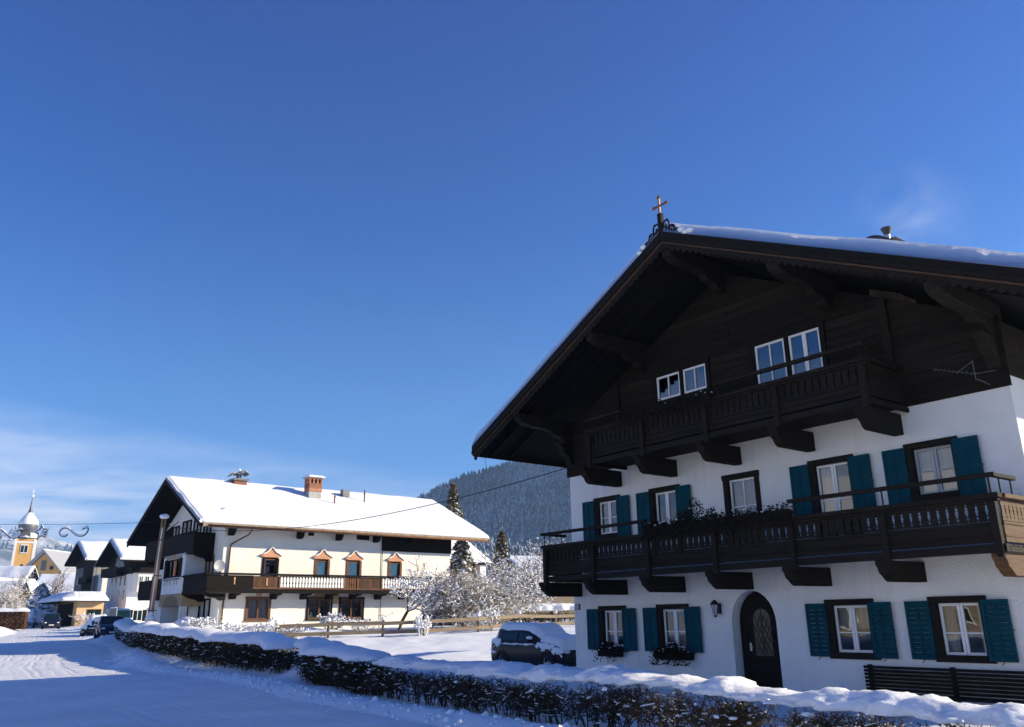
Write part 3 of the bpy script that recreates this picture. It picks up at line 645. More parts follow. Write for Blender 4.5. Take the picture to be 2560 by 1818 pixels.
# carved brackets, balconies
def bracket_poly(z0, z1, dep): return [(0, z0), (0, z1), (-dep, z1), (-dep, z1-.08), (-dep+.05, z1-.12), (-dep+.09, z1-.22), (-dep+.17, z1-.27), (-dep+.24, z0+.05), (-dep+.34, z0)]
def baluster_row(mb, p0, p1, z0, z1, step):
    d = (Vector(p1)-Vector(p0)); L = d.length; d.normalize(); n = max(1, int(L/step)); prof = [(0, .074), (.12, .074), (.17, .052), (.24, .077), (.33, .064), (.55, .050), (.63, .070), (.68, .052), (.76, .076), (.88, .076), (1, .070)]
    nn = Vector((-d.y, d.x, 0))*.014
    for k in range(n):
        c = Vector(p0)+d*((k+.5)*L/n); poly = [(-w, t) for t, w in prof]+[(w, t) for t, w in reversed(prof)]
        m_ = len(poly); vs = [c+d*q[0]+nn+Vector((0, 0, z0+(z1-z0)*q[1])) for q in poly]+[c+d*q[0]-nn+Vector((0, 0, z0+(z1-z0)*q[1])) for q in poly]
        fs = []; h = m_//2
        for a_ in range(h-1):
            b_ = m_-1-a_; fs += [(a_, a_+1, b_-1, b_), (m_+b_, m_+b_-1, m_+a_+1, m_+a_)]
        fs += [(i, i+m_, (i+1) % m_+m_, (i+1) % m_) for i in range(m_)]
        mb.add(vs, fs)
def balcony(x0, x1, zb, zp0, zp1, zt0, zt1, posts, brs, brz, dep, hand, returns):
    mb = MB(); F = -dep
    mb.box(x0, x1, F-.07, F+.07, zb, zb+.14)                                   # edge beam
    for k in range(7): mb.box(x0+.02, x1-.02, F+.085+k*(dep-.1)/7, F+.085+(k+1)*(dep-.1)/7-.014, zb+.10, zb+.135)
    for x_ in (x0, x1): mb.box(x_-.06 if x_ == x1 else x_, x_ if x_ == x1 else x_+.06, F+.075, -.01, zb, zb+.095)
    bal = mb.build('balcony', DWOOD, chalet, bevel=.006)
    mb = MB(); mb.box(x0+.04, x1-.04, F-.025, F+.015, zp0, zp1-.005); mb.box(x0+.04, x1-.04, F-.045, F+.03, zp1, zp1+.05)
    mb.box(x0+.03, x1-.03, F-.055, F-.027, zp0+.10, zp0+.118)
    mb.build('apron_board', DWOOD, bal, bevel=.005)
    for x_ in returns: MB().box(x_-.02, x_+.02, F+.032, -.07, zp0, zp1-.005).box(x_-.03, x_+.03, F+.032, -.07, zp1, zp1+.05).box(x_+.021, x_+.032, F+.05, -.09, zp0+.09, zp0+.11).build('apron_board', LITW if x_ > 12 else DWOOD, bal, bevel=.005)
    mb = MB(); baluster_row(mb, (x0+.07, F-.005, 0), (x1-.07, F-.005, 0), zt0, zt1, .166)
    mb.build('baluster_row', DWOOD, bal)
    for x_ in returns: mb = MB(); baluster_row(mb, (x_, F+.06, 0), (x_, -.10, 0), zt0, zt1, .15); mb.build('baluster_row', LITW if x_ > 12 else DWOOD, bal)
    mb = MB(); mb.box(x0-.03, x1+.03, F-.12, F+.09, zt1+.02, zt1+.105); mb.box(x0, x1, F-.075, F+.05, zt1-.03, zt1+.018)
    mb.build('cap_rail', DWOOD, bal, bevel=.008)
    for x_ in returns: MB().box(x_-.10, x_+.10, F+.095, -.07, zt1+.02, zt1+.10).build('cap_rail', LITW if x_ > 12 else DWOOD, bal, bevel=.008)
    for p in posts:
        mb = MB(); mb.prism([(p-.065, zb-.02), (p-.065, zt1-.03), (p+.065, zt1-.03), (p+.065, zb-.02), (p+.04, zb-.08), (p-.04, zb-.08)], 'y', F-.125, F-.03); mb.build('post', DWOOD, bal, bevel=.008)
    for p in brs:
        mb = MB(); mb.prism(bracket_poly(brz, zb-.003, dep+.05), 'x', p-.22, p); mb.build('bracket', LITW if p > 12 else DWOOD, bal, bevel=.01)
    for (h0, h1_, z_, side) in hand:
        mb = MB(); mb.box(h0, h1_, F-.15, F-.04, z_, z_+.075)
        n = max(2, int((h1_-h0)/1.9)+1)
        for k in range(n):
            x_ = h0+.12+(h1_-h0-.24)*k/(n-1); mb.box(x_-.014, x_+.014, F-.11, F-.08, zt1+.107, z_-.002)
        if side is not None:
            mb.box(side-.05, side+.05, F-.038, F+.75, z_, z_+.07)
            for yy in (F+.15, F+.6): mb.box(side-.012, side+.012, yy-.012, yy+.012, zt1+.107, z_-.002)
        mb.build('handrail', DWOOD, bal, bevel=.008)
    return bal
balcony(.60, 12.76, 2.575, 2.742, 3.04, 3.10, 3.46, (.72, 2.67, 4.63, 6.68, 8.68, 10.68, 12.66), (.58, 2.42, 4.47, 6.53, 8.56, 10.61, 12.70), 2.19, 1.40,
        [(.60, 4.64, 3.83, .66), (8.70, 12.80, 3.83, 12.74)], (.66, 12.72))
balcony(2.60, 10.80, 5.555, 5.74, 5.98, 6.03, 6.40, (2.70, 4.68, 6.72, 8.67, 10.70), (2.42, 4.48, 6.54, 8.56, 10.61), 5.12, 1.40,
        [(2.66, 4.05, 6.735, None), (7.05, 10.84, 6.735, 10.76)], (2.66, 10.74))

# roof: boarded slabs, rafters, purlins, barge boards with scalloped trim, a thick snow blanket
YF, YB = -2.25, D1+2.2; E0, E1 = -1.70, 14.70
mb = MB()
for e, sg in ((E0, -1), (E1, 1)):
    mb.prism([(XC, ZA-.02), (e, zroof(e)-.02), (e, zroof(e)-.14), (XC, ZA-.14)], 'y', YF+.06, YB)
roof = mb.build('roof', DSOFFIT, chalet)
for e in (E0, E1):
    mb = MB(); sg = -1 if e < XC else 1
    for yk in (-1.55, -.85): mb.beam((XC+sg*.05, yk, ZA-.225), (e-sg*.1, yk, zroof(e-sg*.1)-.20), .12, .13)
    mb.build('rafter', BWOOD, roof)
    def bar(z0, z1, y0, y1, name, m, nseg=1, lead=0.0):
        mb = MB(); 
        mb.prism([(XC, ZA-z0), (e, zroof(e)-z0), (e, zroof(e)-z1), (XC, ZA-z1)], 'y', y0, y1); return mb.build(name, m, roof, bevel=.006)
    bar(-.01, .26, YF-.06, YF+.055, 'barge_board', BWOOD); bar(.262, .30, YF-.035, YF+.05, 'barge_trim', DTRIM)
    # scalloped hanging boards
    mb = MB(); n = 46
    for zb_, y_ in ((.30, YF+.03), (.18, YF-.085)):
        for k in range(n):
            s0 = XC+(e-XC)*k/n; s1 = XC+(e-XC)*(k+1)/n; sm = (s0+s1)/2; w = abs(s1-s0)
            zt = lambda s: zroof(s)-zb_
            dp = .17 if zb_ > .2 else .07
            mb.prism([(s0, zt(s0)), (s1, zt(s1)), (s1, zt(s1)-dp*.55), (sm+(s1-sm)*.5, zt(sm)-dp*.85), (sm, zt(sm)-dp), (sm+(s0-sm)*.5, zt(sm)-dp*.85), (s0, zt(s0)-dp*.55)], 'y', y_, y_+.022)
    mb.build('scalloped_trim', DWOOD, roof)
    mb = MB(); mb.box(min(e, e-sg*.03), max(e, e-sg*.03), YF+.06, YB, zroof(e)-.30, zroof(e)-.02); mb.build('eave_board', BWOOD, roof)
    mb = MB(); pr = [(.0, 0)]; 
    mb.tube([(e+sg*.07, YF+.1, zroof(e)-.13), (e+sg*.07, YB-.1, zroof(e)-.15)], .07, 8); mb.build('gutter', SHEET, roof, smooth=True)
    snow_sheet(lambda uu, vv, e=e: Vector((XC+(e-XC)*uu*1.005, YF-.05+(YB-YF+.1)*vv, zroof(XC+(e-XC)*uu)+.0)), 40, 46, .30, 'snow_blanket', roof, BLANKET, lump=.16, fs=.7, edge=.04, seed=e)
mb = MB()
mb = MB(); pl = [(0.36, 6.70), (3.60, None), (6.50, None), (9.40, None), (12.60, 6.70)]
for s_, _z in pl:
    zt = zroof(s_)-.36 if s_ != XC else ZA-.42
    mb = MB(); mb.prism([(0.3, zt), (0.3, zt-.34), (-1.6, zt-.34), (-1.75, zt-.30), (-1.95, zt-.28), (-2.12, zt-.2), (-2.18, zt)], 'x', s_-.14, s_+.14)
    mb.prism([(-.06, zt-.342), (-.06, zt-.72), (-.25, zt-.72), (-.38, zt-.66), (-.45, zt-.54), (-.75, zt-.50), (-.85, zt-.40), (-1.15, zt-.342)], 'x', s_-.12, s_+.12)
    if s_ in (.36, 12.60):
        mb.prism([(-.062, zt-.722), (-.062, zt-1.35), (-.16, zt-1.33), (-.25, zt-1.1), (-.42, zt-1.0), (-.5, zt-.8), (-.7, zt-.722)], 'x', s_-.12, s_+.12)
    mb.build('purlin', DWOOD, roof, bevel=.012)
# carved ridge crest and cross at the point of the gable
mb = MB(); yc0, yc1 = YF-.04, YF+.02
mb.box(6.44, 6.56, yc0-.02, yc1+.02, 10.66, 11.22)
for sg in (-1, 1):
    base = lambda t: ZA-.02-SL*t
    for t0, t1, h in ((.06, .26, .42), (.24, .42, .27), (.40, .58, .15)):
        x0_, x1_ = 6.5+sg*t0, 6.5+sg*t1
        pts = [(x0_, yc0+.03, base(t0)+h)]
        for q in range(9):
            th = math.pi*(1-q/8); pts.append(((x0_+x1_)/2+sg*(t1-t0)/2*math.cos(th), yc0+.03, base(t1)+h*.72+.10*math.sin(th)))
        mb.tube(pts[1:]+[(x1_, yc0+.03, base(t1))], .022, 6); mb.tube([((x0_+x1_)/2, yc0+.03, base(t1)), ((x0_+x1_)/2, yc0+.03, base(t1)+h*.7)], .02, 6)
        mb.tube([(x0_, yc0+.03, base(t0)+h*.45), (x1_, yc0+.03, base(t1)+h*.35)], .018, 6); mb.blob((x1_-sg*.05, yc0+.03, base(t1)+h*.95), .034, n=6, m=4)
    mb.beam((6.5, yc0+.03, base(0)+.02), (6.5+sg*.66, yc0+.03, base(.66)+.03), .05, .06)
    mb.tube([(6.5+sg*.60, yc0+.03, base(.6)+.03), (6.5+sg*.70, yc0+.03, base(.7)+.06), (6.5+sg*.72, yc0+.03, base(.7)+.13)], .025, 6)
crest = mb.build('ridge_crest', DWOOD, roof)
mb = MB(); mb.box(6.478, 6.522, yc0, yc0+.04, 11.22, 11.66); mb.box(6.34, 6.72, yc0+.002, yc0+.038, 11.415, 11.455)
for c_ in ((6.5, 11.68), (6.33, 11.435), (6.73, 11.435)):
    for dx, dz in ((0, .02), (.028, -.012), (-.028, -.012)): mb.lathe([(0, -.022), (.026, -.022), (.026, .022), (0, .022)], 8, (c_[0]+dx, yc0+.02, c_[1]+dz), 'y')
mb.build('ridge_cross', RUST, roof)
mb = MB()
for k in range(5): mb.blob((XC+(-.75 if k < 2 else .62)+.13*(k % 3), YF+.02, ZA-.30+.12*(k % 2)), (.10, .12, .07), k)
mb.build('crest_snow', SNOW, roof, smooth=True)
# chimney hood and flue beyond the ridge line on the right slope
cxx, cyy = 9.86, 2.0
mb = MB(); mb.box(cxx-.35, cxx+.35, cyy-.4, cyy+.4, zroof(cxx)-.5, 10.12); chim = mb.build('chimney', STONE, roof)
mb = MB(); hood = [(cxx-.62, 10.14)]+[(cxx-.45+.82*t, 10.16+.24*math.sin(math.pi*min(1, .15+t*.85))) for t in [k/10 for k in range(11)]]+[(cxx+.52, 10.14), (cxx+.34, 10.08)]
mb.prism(hood, 'y', cyy-.45, cyy+.45); mb.build('chimney_hood', IRON, chim)
fx, fy = 9.30, 3.4
mb = MB(); mb.lathe([(.062, 8.9), (.062, 11.22)], 14, (fx, fy, 0)); flue = mb.build('flue_pipe', STEEL, roof, smooth=True)
mb = MB(); mb.lathe([(.07, 11.14), (.135, 11.30), (.145, 11.33), (.0, 11.34)], 16, (fx, fy, 0)); mb.build('flue_cap', IRON, flue)

# things fixed to or hung on the chalet
def at1(name, label, c_, s_, y_, z_): return thing(name, label, c_, h1(s_, y_, z_), H1R)
t = at1('wall_lamp', 'black iron lantern on the white wall left of the arched door', 'lamp', 5.46, 0, 1.60)
mb = MB(); mb.box(-.07, .07, -.03, -.002, .06, .30); mb.tube([(0, -.03, .27), (0, -.10, .33), (0, -.17, .30)], .012, 6); mb.lathe([(.02, .02), (.05, .06), (.02, .085)], 10, (0, -.16, -.04)); mb.build('arm', IRON, t)
mb = MB(); mb.lathe([(.045, .04), (.085, .28)], 6, (0, -.16, 0)); mb.lathe([(.05, .036), (.02, .0)], 6, (0, -.16, 0)); mb.build('lamp_glass', LAMPG, t)
mb = MB(); mb.lathe([(.118, .27), (.10, .30), (.05, .36), (.012, .385)], 6, (0, -.16, 0))
for j in range(6):
    th = 2*math.pi*j/6; mb.tube([(.047*math.cos(th), -.16+.047*math.sin(th), .04), (.088*math.cos(th), -.16+.088*math.sin(th), .28)], .007, 4)
mb.build('lamp_hood', IRON, t)
t = at1('house_sign', 'small square framed plaque on the white wall by the left corner', 'sign', .36, 0, 1.91)
mb = MB(); mb.box(-.10, .10, -.025, -.002, -.08, .08); mb.build('plaque', BWOOD, t)
mb = MB()
for x_ in (-.06, -.02, .02, .06): mb.box(x_-.008, x_+.008, -.029, -.0252, -.055, .055)
mb.box(-.075, .075, -.0285, -.0254, -.068, -.060); mb.box(-.075, .075, -.0285, -.0254, .060, .068); mb.build('lettering', WPAINT, t)
t = at1('television_antenna', 'thin rake-shaped aerial mounted under the right eave of the timber gable', 'antenna', 12.45, -.1, 5.75)
mb = MB(); mb.tube([(0, 0, .0), (0, -.35, .02), (-.05, -.45, .05), (-.05, -.45, .42)], .008, 6); mb.tube([(.3, -.40, .14), (-.05, -.45, .15), (-.75, -.55, .40)], .006, 6); mb.tube([(-.05, -.45, .40), (-.35, -.49, .24)], .005, 5); mb.build('boom', SHEET, t)
mb = MB()
for k in range(9):
    q = Vector((-.10-.075*k, -.46-.012*k, .17+.026*k)); mb.tube([q+Vector((.02, -.09, -.06)), q+Vector((-.02, .09, .06))], .0035, 4)
mb.build('rod', SHEET, t)
# long slatted bench
t = at1('bench', 'long dark slatted bench against the white wall below the rightmost windows', 'bench', 9.10, -.12, -.28)
mb = MB()
for k in range(7): mb.box(0, 3.6, -.02-.012*k*0, .015, .44+.068*k, .44+.068*k+.052)
mb.build('backrest', BWOOD, t, bevel=.004)
mb = MB()
for k in range(5): mb.box(-.1, 3.7, -.14-.10*k-.085, -.14-.10*k, .40, .435)
mb.build('seat', BWOOD, t, bevel=.004)
for q in (.1, 1.75, 3.4):
    mb = MB(); mb.box(q-.04, q+.04, -.56, -.48, 0, .398); mb.box(q-.04, q+.04, .02, .09, 0, .92); mb.box(q-.035, q+.035, -.60, .02, .34, .398); mb.build('leg', BWOOD, t, bevel=.004)
# planted boxes
def planter(name, label, s0, s1, y_, z_, h, hang, n, seed, bush=()):
    t = thing(name, label, 'flower box', h1(s0, y_, z_), H1R, 'flower boxes on the chalet'); L = s1-s0
    mb = MB(); mb.prism([(0, h), (.03, 0), (.19, 0), (.22, h)], 'x', 0, L); 
    mb.build('box', BWOOD, t, bevel=.006)
    g = np.random.default_rng(seed); P = np.stack([g.uniform(-.05, L+.05, n), g.uniform(-.08, .26, n), h+np.abs(g.normal(0, .07, n))-.02], 1)
    hangm = g.random(n) < hang; P[hangm, 1] = g.uniform(-.14, .0, hangm.sum()); P[hangm, 2] = h-g.uniform(0, .30, hangm.sum())**1.0
    for (bx, bz, br) in bush:
        k = 260; D = g.normal(0, 1, (k, 3)); D /= np.linalg.norm(D, axis=1, keepdims=True)
        P = np.concatenate([P, np.array([[bx, .1, h+bz]])+D*np.array([[br, .14, br*1.1]])*g.uniform(.2, 1, (k, 1))**.5])
    np_mesh('plant', *leaves_geo(P, .035), DEADLEAF, t)
    q = P[(P[:, 2] > h-.02) & (g.random(len(P)) < (.014 if s1-s0 > 2 else .03))]
    np_mesh('snow', *inst_geo(q+[0, 0, .02], np.ones((len(q), 3))*[.03, .03, .015]), SNOW, t)
    return t
planter('flower_box', 'dark box of dead foliage under the ground floor window nearest the left corner', 1.36, 2.18, -.26, .60, .17, .2, 380, 1, ((.42, .12, .12),))
planter('flower_box', 'dark shaggy box of foliage under the ground floor window second from the left corner', 3.45, 4.62, -.26, .58, .18, .5, 700, 2, ((.55, .14, .16),))
planter('flower_box', 'long box with a bushy plant on the lower balcony rail before the unshuttered window', 4.68, 8.76, -1.64, 3.50, .19, .45, 2400, 3, ((1.55, .24, .28), (1.2, .06, .25), (2.0, .03, .25), (.3, .05, .12)))
planter('flower_box', 'long fringed box of foliage on the upper balcony rail under the timber gable', 4.10, 7.0, -1.64, 6.46, .12, .75, 900, 4, ())

# the building across the road, seen only in the window panes
t = thing('roadside_house', 'cream house with stone ground floor across the road, mirrored in the chalet windows', 'house', (-23.0, 1.0, 0), R(94))
mb = MB(); mb.box(0, 16, 0, 9, 2.9, 6.6); mb.build('wall', CREAM, t)
mb = MB(); mb.box(-.03, 16.03, -.03, 9.03, -.3, 2.9); mb.build('ground_floor', STONE, t)
mb = MB(); mb.prism([(-1.2, 6.4), (4.5, 9.2), (10.2, 6.4), (10.2, 6.6), (4.5, 9.4), (-1.2, 6.6)], 'x', -1, 17); rf = mb.build('roof', BWOOD, t)
mb = MB(); mb.prism([(-1.25, 6.602), (4.5, 9.402), (10.25, 6.602), (10.2, 6.85), (4.5, 9.7), (-1.2, 6.85)], 'x', -1.02, 17.02); mb.build('snow', SNOW, rf)
for x_ in (1.5, 4.5, 8, 11, 14):
    for z_ in (.9, 3.9):
        mb = MB(); mb.box(x_-.5, x_+.5, -.08, .05, z_, z_+1.2); w = mb.build('window', WPAINT, t)
        mb = MB(); mb.box(x_-.4, x_+.4, -.10, -.085, z_+.1, z_+1.1); mb.build('pane', CGLASS, w)

# ================================================================== the farmhouse across the garden
H2R = R(39.0); H2P = Vector((-16.01, 46.0, 0)); L2, D2 = 15.1, 11.6
def h2(a_, y, z): return H2P+Vector((math.cos(H2R)*a_-math.sin(H2R)*y, math.sin(H2R)*a_+math.cos(H2R)*y, z))
farm = thing('farmhouse', 'long cream farmhouse with snowy roof, brown balcony and salmon window gables behind the fence', 'house', H2P, H2R)
X2, Z2, S2 = 5.8, 10.0, .465
def z2(y): return Z2-S2*abs(y-X2)
UPW = [(2.30, 3.20), (5.50, 6.38), (7.56, 8.50), (10.45, 11.35)]
GW2 = [(1.60, 2.82), (5.20, 6.60), (7.26, 8.70)]
wb = wall_holes([(0, .3), (L2, .3), (L2, 6.95), (0, 6.95)], [rect(a_, b_, 3.25, 5.10) for a_, b_ in UPW]+[rect(a_, b_, 1.72, 2.84) for a_, b_ in GW2]+[rect(12.95, 14.6, .8, 3.05)], 0, .22)
wb.add([(0, 0, .3), (0, D2, .3), (0, D2, 6.95), (0, X2, 9.75), (0, 0, 6.95)], [(0, 1, 2, 3, 4)])
wb.add([(L2, 0, .3), (L2, D2, .3), (L2, D2, 6.95), (L2, X2, 9.75), (L2, 0, 6.95)], [(4, 3, 2, 1, 0)])
wb.add([(0, D2, .3), (L2, D2, .3), (L2, D2, 6.95), (0, D2, 6.95)], [(3, 2, 1, 0)])
wb.build('wall', CREAM, farm)
mb = MB(); mb.box(.05, L2-.02, -.03, -.002, 5.60, 5.64)
for k in range(24): mb.box(.3+.40*k, .38+.40*k, -.06, -.003, 5.66, 5.70)
mb.build('string_course', WPAINT, farm)
def casement(parent, x0, x1, z0, z1, y, m, leaves=2, glass=GLASSB, name='window', room=True):
    mb = MB(); fw = .07
    mb.box(x0, x0+fw, y-.03, y+.12, z0+fw, z1-fw); mb.box(x1-fw, x1, y-.03, y+.12, z0+fw, z1-fw); mb.box(x0, x1, y-.035, y+.12, z1-fw, z1); mb.box(x0, x1, y-.04, y+.12, z0, z0+fw)
    for i in range(1, leaves): xm = x0+(x1-x0)*i/leaves; mb.box(xm-.045, xm+.045, y-.028, y+.11, z0+fw, z1-fw)
    w = mb.build(name, m, parent, bevel=.005)
    mb = MB(); mb.quad((x0+.02, y+.05, z0+.02), (x1-.02, y+.05, z0+.02), (x1-.02, y+.05, z1-.02), (x0+.02, y+.05, z1-.02)); mb.build('pane', glass, w)
    if room:
        mb = MB(); mb.box(x0+.01, x1-.01, y+.75, y+.8, z0, z1); mb.build('room', ROOM, w)
    return w
for i, (a_, b_) in enumerate(UPW):
    w = casement(farm, a_+.10, b_-.10, 3.3, 5.02, .06, MWOOD, 1)
    mb = MB()
    if i < 2: mb.box(a_+.2, b_-.32 if i else b_-.42, .16, .18, 3.4, 4.62 if i == 0 else 4.72); mb.build('curtain', WPAINT, w)
    mb = MB(); mb.box(a_-.05, a_+.095, -.04, .06, 3.28, 5.06); mb.box(b_-.095, b_+.05, -.04, .06, 3.28, 5.06); mb.build('shutter', MWOOD if i else BWOOD, w, bevel=.005)
    c_ = (a_+b_)/2; mb = MB()
    pr = [(-.62, 5.16), (-.62, 5.22), (-.45, 5.30), (-.25, 5.40), (-.12, 5.54), (-.05, 5.62), (0, 5.66), (.05, 5.62), (.12, 5.54), (.25, 5.40), (.45, 5.30), (.62, 5.22), (.62, 5.16), (.42, 5.09), (-.42, 5.09)]
    mb.prism([(c_+p, q) for p, q in pr], 'y', -.10, -.004); gab = mb.build('painted_gable', PINK, w, bevel=.01)
    mb = MB(); mb.tube([(c_-.62, -.13, 5.22), (c_-.42, -.13, 5.31), (c_-.22, -.13, 5.42), (c_-.1, -.13, 5.58), (c_, -.13, 5.67), (c_+.1, -.13, 5.58), (c_+.22, -.13, 5.42), (c_+.42, -.13, 5.31), (c_+.62, -.13, 5.22)], .035, 6); mb.build('snow', SNOW, gab, smooth=True)
for i, (a_, b_) in enumerate(GW2):
    w = casement(farm, a_, b_, 1.74, 2.82, .04, MWOOD, 2)
    mb = MB(); mb.box(a_-.12, a_-.01, -.05, .05, 1.66, 2.90); mb.box(b_+.01, b_+.12, -.05, .05, 1.66, 2.90); mb.box(a_-.15, b_+.15, -.07, .05, 2.845, 2.93); mb.box(a_-.15, b_+.15, -.09, .05, 1.63, 1.715); mb.build('surround', BWOOD if i else MWOOD, w, bevel=.006)
    if i == 0: mb = MB(); mb.box(2.05, 2.37, -.04, -.003, 2.98, 3.12); mb.build('plaque', PINK, w)
mb = MB(); ap = [(6.68, 2.55), (6.68, 2.95)]+[(6.93-.25*math.cos(t), 2.95+.24*math.sin(t)) for t in [math.pi*i/8 for i in range(1, 8)]]+[(7.18, 2.95), (7.18, 2.55)]
mb.prism(ap, 'y', -.012, -.003); mb.build('painted_niche', TANP, farm)
for c_ in (5.9,):
    mb = MB(); mb.prism([(c_-.75, 2.95), (c_-.4, 3.02), (c_-.25, 3.13), (c_, 3.18), (c_+.25, 3.13), (c_+.4, 3.02), (c_+.6, 2.95)], 'y', -.012, -.003); mb.build('painted_scroll', TANP, farm)
# dark loggia front high on the right end, dark doorway and shed below
mb = MB(); mb.box(9.92, L2+.02, -.10, -.004, 5.72, 6.70); mb.build('upper_boarding', BWOOD, farm)
mb = MB(); mb.box(12.97, 14.58, .12, .18, .8, 3.03); dr = mb.build('door', BWOOD, farm)
mb = MB(); mb.box(14.70, 16.4, -.05, .05, .8, 3.15); mb.box(14.70, 16.4, .05, 1.8, 3.0, 3.15); mb.build('shed_boarding', MWOOD, farm)
mb = MB(); mb.box(14.4, 16.9, -.35, 1.9, 3.151, 3.22); sr = mb.build('shed_roof', MWOOD, farm)
mb = MB(); mb.box(11.9, 12.4, -.004, -.003, 1.0, 1.01)
# balcony on the long side, wrapping the near corner
def sawn_row(mb, p0, p1, z0, z1, step, w, t=.02):
    d = Vector(p1)-Vector(p0); L = d.length; d.normalize(); nn = Vector((-d.y, d.x, 0))*t
    for k in range(int(L/step)):
        c = Vector(p0)+d*(k+.5)*step; pts = [(-w, 0), (w, 0), (w, .3), (w*.6, .4), (w, .5), (w, .86), (w*.45, 1.0), (-w*.45, 1.0), (-w, .86), (-w, .5), (-w*.6, .4), (-w, .3)]
        vs = [c+d*q[0]+nn+Vector((0, 0, z0+(z1-z0)*q[1])) for q in pts]+[c+d*q[0]-nn+Vector((0, 0, z0+(z1-z0)*q[1])) for q in pts]
        mb.add(vs, [tuple(range(11, -1, -1)), tuple(range(12, 24))]+[(i, i+12, (i+1) % 12+12, (i+1) % 12) for i in range(12)])
B2 = 1.15
mb = MB(); mb.box(-B2, 13.55, -B2, .0, 3.18, 3.28); mb.box(-B2, -.003, .003, 2.6, 3.18, 3.28); mb.box(-B2-.03, 13.58, -B2-.04, -B2+.08, 3.10, 3.30); mb.box(-B2-.04, -B2+.08, -B2+.085, 2.62, 3.10, 3.30)
bal = mb.build('balcony', BWOOD, farm, bevel=.008)
mb = MB(); mb.box(-B2, 1.35, -B2-.015, -B2+.02, 3.32, 4.02); mb.box(-B2-.015, -B2+.02, -B2+.025, 2.6, 3.32, 4.02); mb.build('solid_parapet', BWOOD, bal)
BFRONT = mat('boarded_front', (0.10, 0.05, 0.028), 0.75, 0.2, var=(0.06, 0.032, 0.02), vscale=5, groove=(0, .17))
for a_, b_ in ((1.36, 2.85), (7.70, 9.3)): MB().box(a_, b_, -B2-.01, -B2+.02, 3.36, 4.0).build('boarded_parapet', BFRONT, bal)
for a_, b_ in ((2.90, 6.85), (9.35, 13.4)):
    mb = MB(); sawn_row(mb, (a_, -B2, 0), (b_, -B2, 0), 3.42, 3.98, .185, .064); mb.build('white_baluster_row', WPAINT, bal); MB().box(a_, b_, -B2+.10, -B2+.12, 3.30, 4.035).build('shade_backing', BWOOD, bal)  # dark backing added behind the balusters, standing in for shade inside the balcony
mb = MB(); sawn_row(mb, (6.86, -B2, 0), (7.68, -B2, 0), 3.36, 4.0, .15, .055); mb.build('brown_baluster_row', MWOOD, bal)
mb = MB(); mb.box(1.35, 13.55, -B2-.03, -B2+.04, 3.32, 3.40); mb.box(2.87, 13.55, -B2-.02, -B2+.035, 3.985, 4.03)
for p in (2.87, 6.85, 7.69, 9.32, 13.5): mb.box(p-.05, p+.05, -B2-.05, -B2-.035, 3.30, 4.03)
mb.build('frame_rail', MWOOD, bal, bevel=.006)
mb = MB(); mb.box(-B2-.10, 13.6, -B2-.12, -B2+.10, 4.04, 4.14); mb.box(-B2-.12, -B2+.10, -B2+.105, 2.62, 4.04, 4.14); mb.build('cap_rail', BWOOD, bal, bevel=.01)
for k, p in enumerate((.62, 2.95, 4.75, 6.35, 7.9, 9.6, 11.3, 13.2)):
    mb = MB(); mb.prism([(-.002, 2.80), (-.002, 3.095), (-B2, 3.095), (-B2+.05, 3.02), (-.55, 2.98), (-.45, 2.82), (-.3, 2.80)], 'x', p-.13, p+.13); mb.build('bracket', BWOOD, bal, bevel=.008)
mb = MB(); mb.prism([(-B2, 3.095), (0, 3.095), (0, 2.75), (-.25, 2.72), (-.45, 2.85), (-.8, 2.9), (-1.0, 3.0)], 'y', -.9, -.6); mb.build('corner_bracket', BWOOD, bal)
mb = MB(); mb.prism([(-B2, 3.095), (-.004, 3.095), (-.004, 2.75), (-.25, 2.72), (-.45, 2.85), (-.8, 2.9), (-1.0, 3.0)], 'y', 2.3, 2.55); mb.build('corner_bracket', BWOOD, bal)
mb = MB(); mb.box(.3, .36, -B2-.03, -B2-.016, 3.55, 3.85); mb.box(.29, .37, -B2-.031, -B2-.017, 3.78, 3.92); mb.box(2.1, 2.18, -B2-.025, -B2-.011, 3.5, 3.9); mb.build('cut_out', PINK, bal)
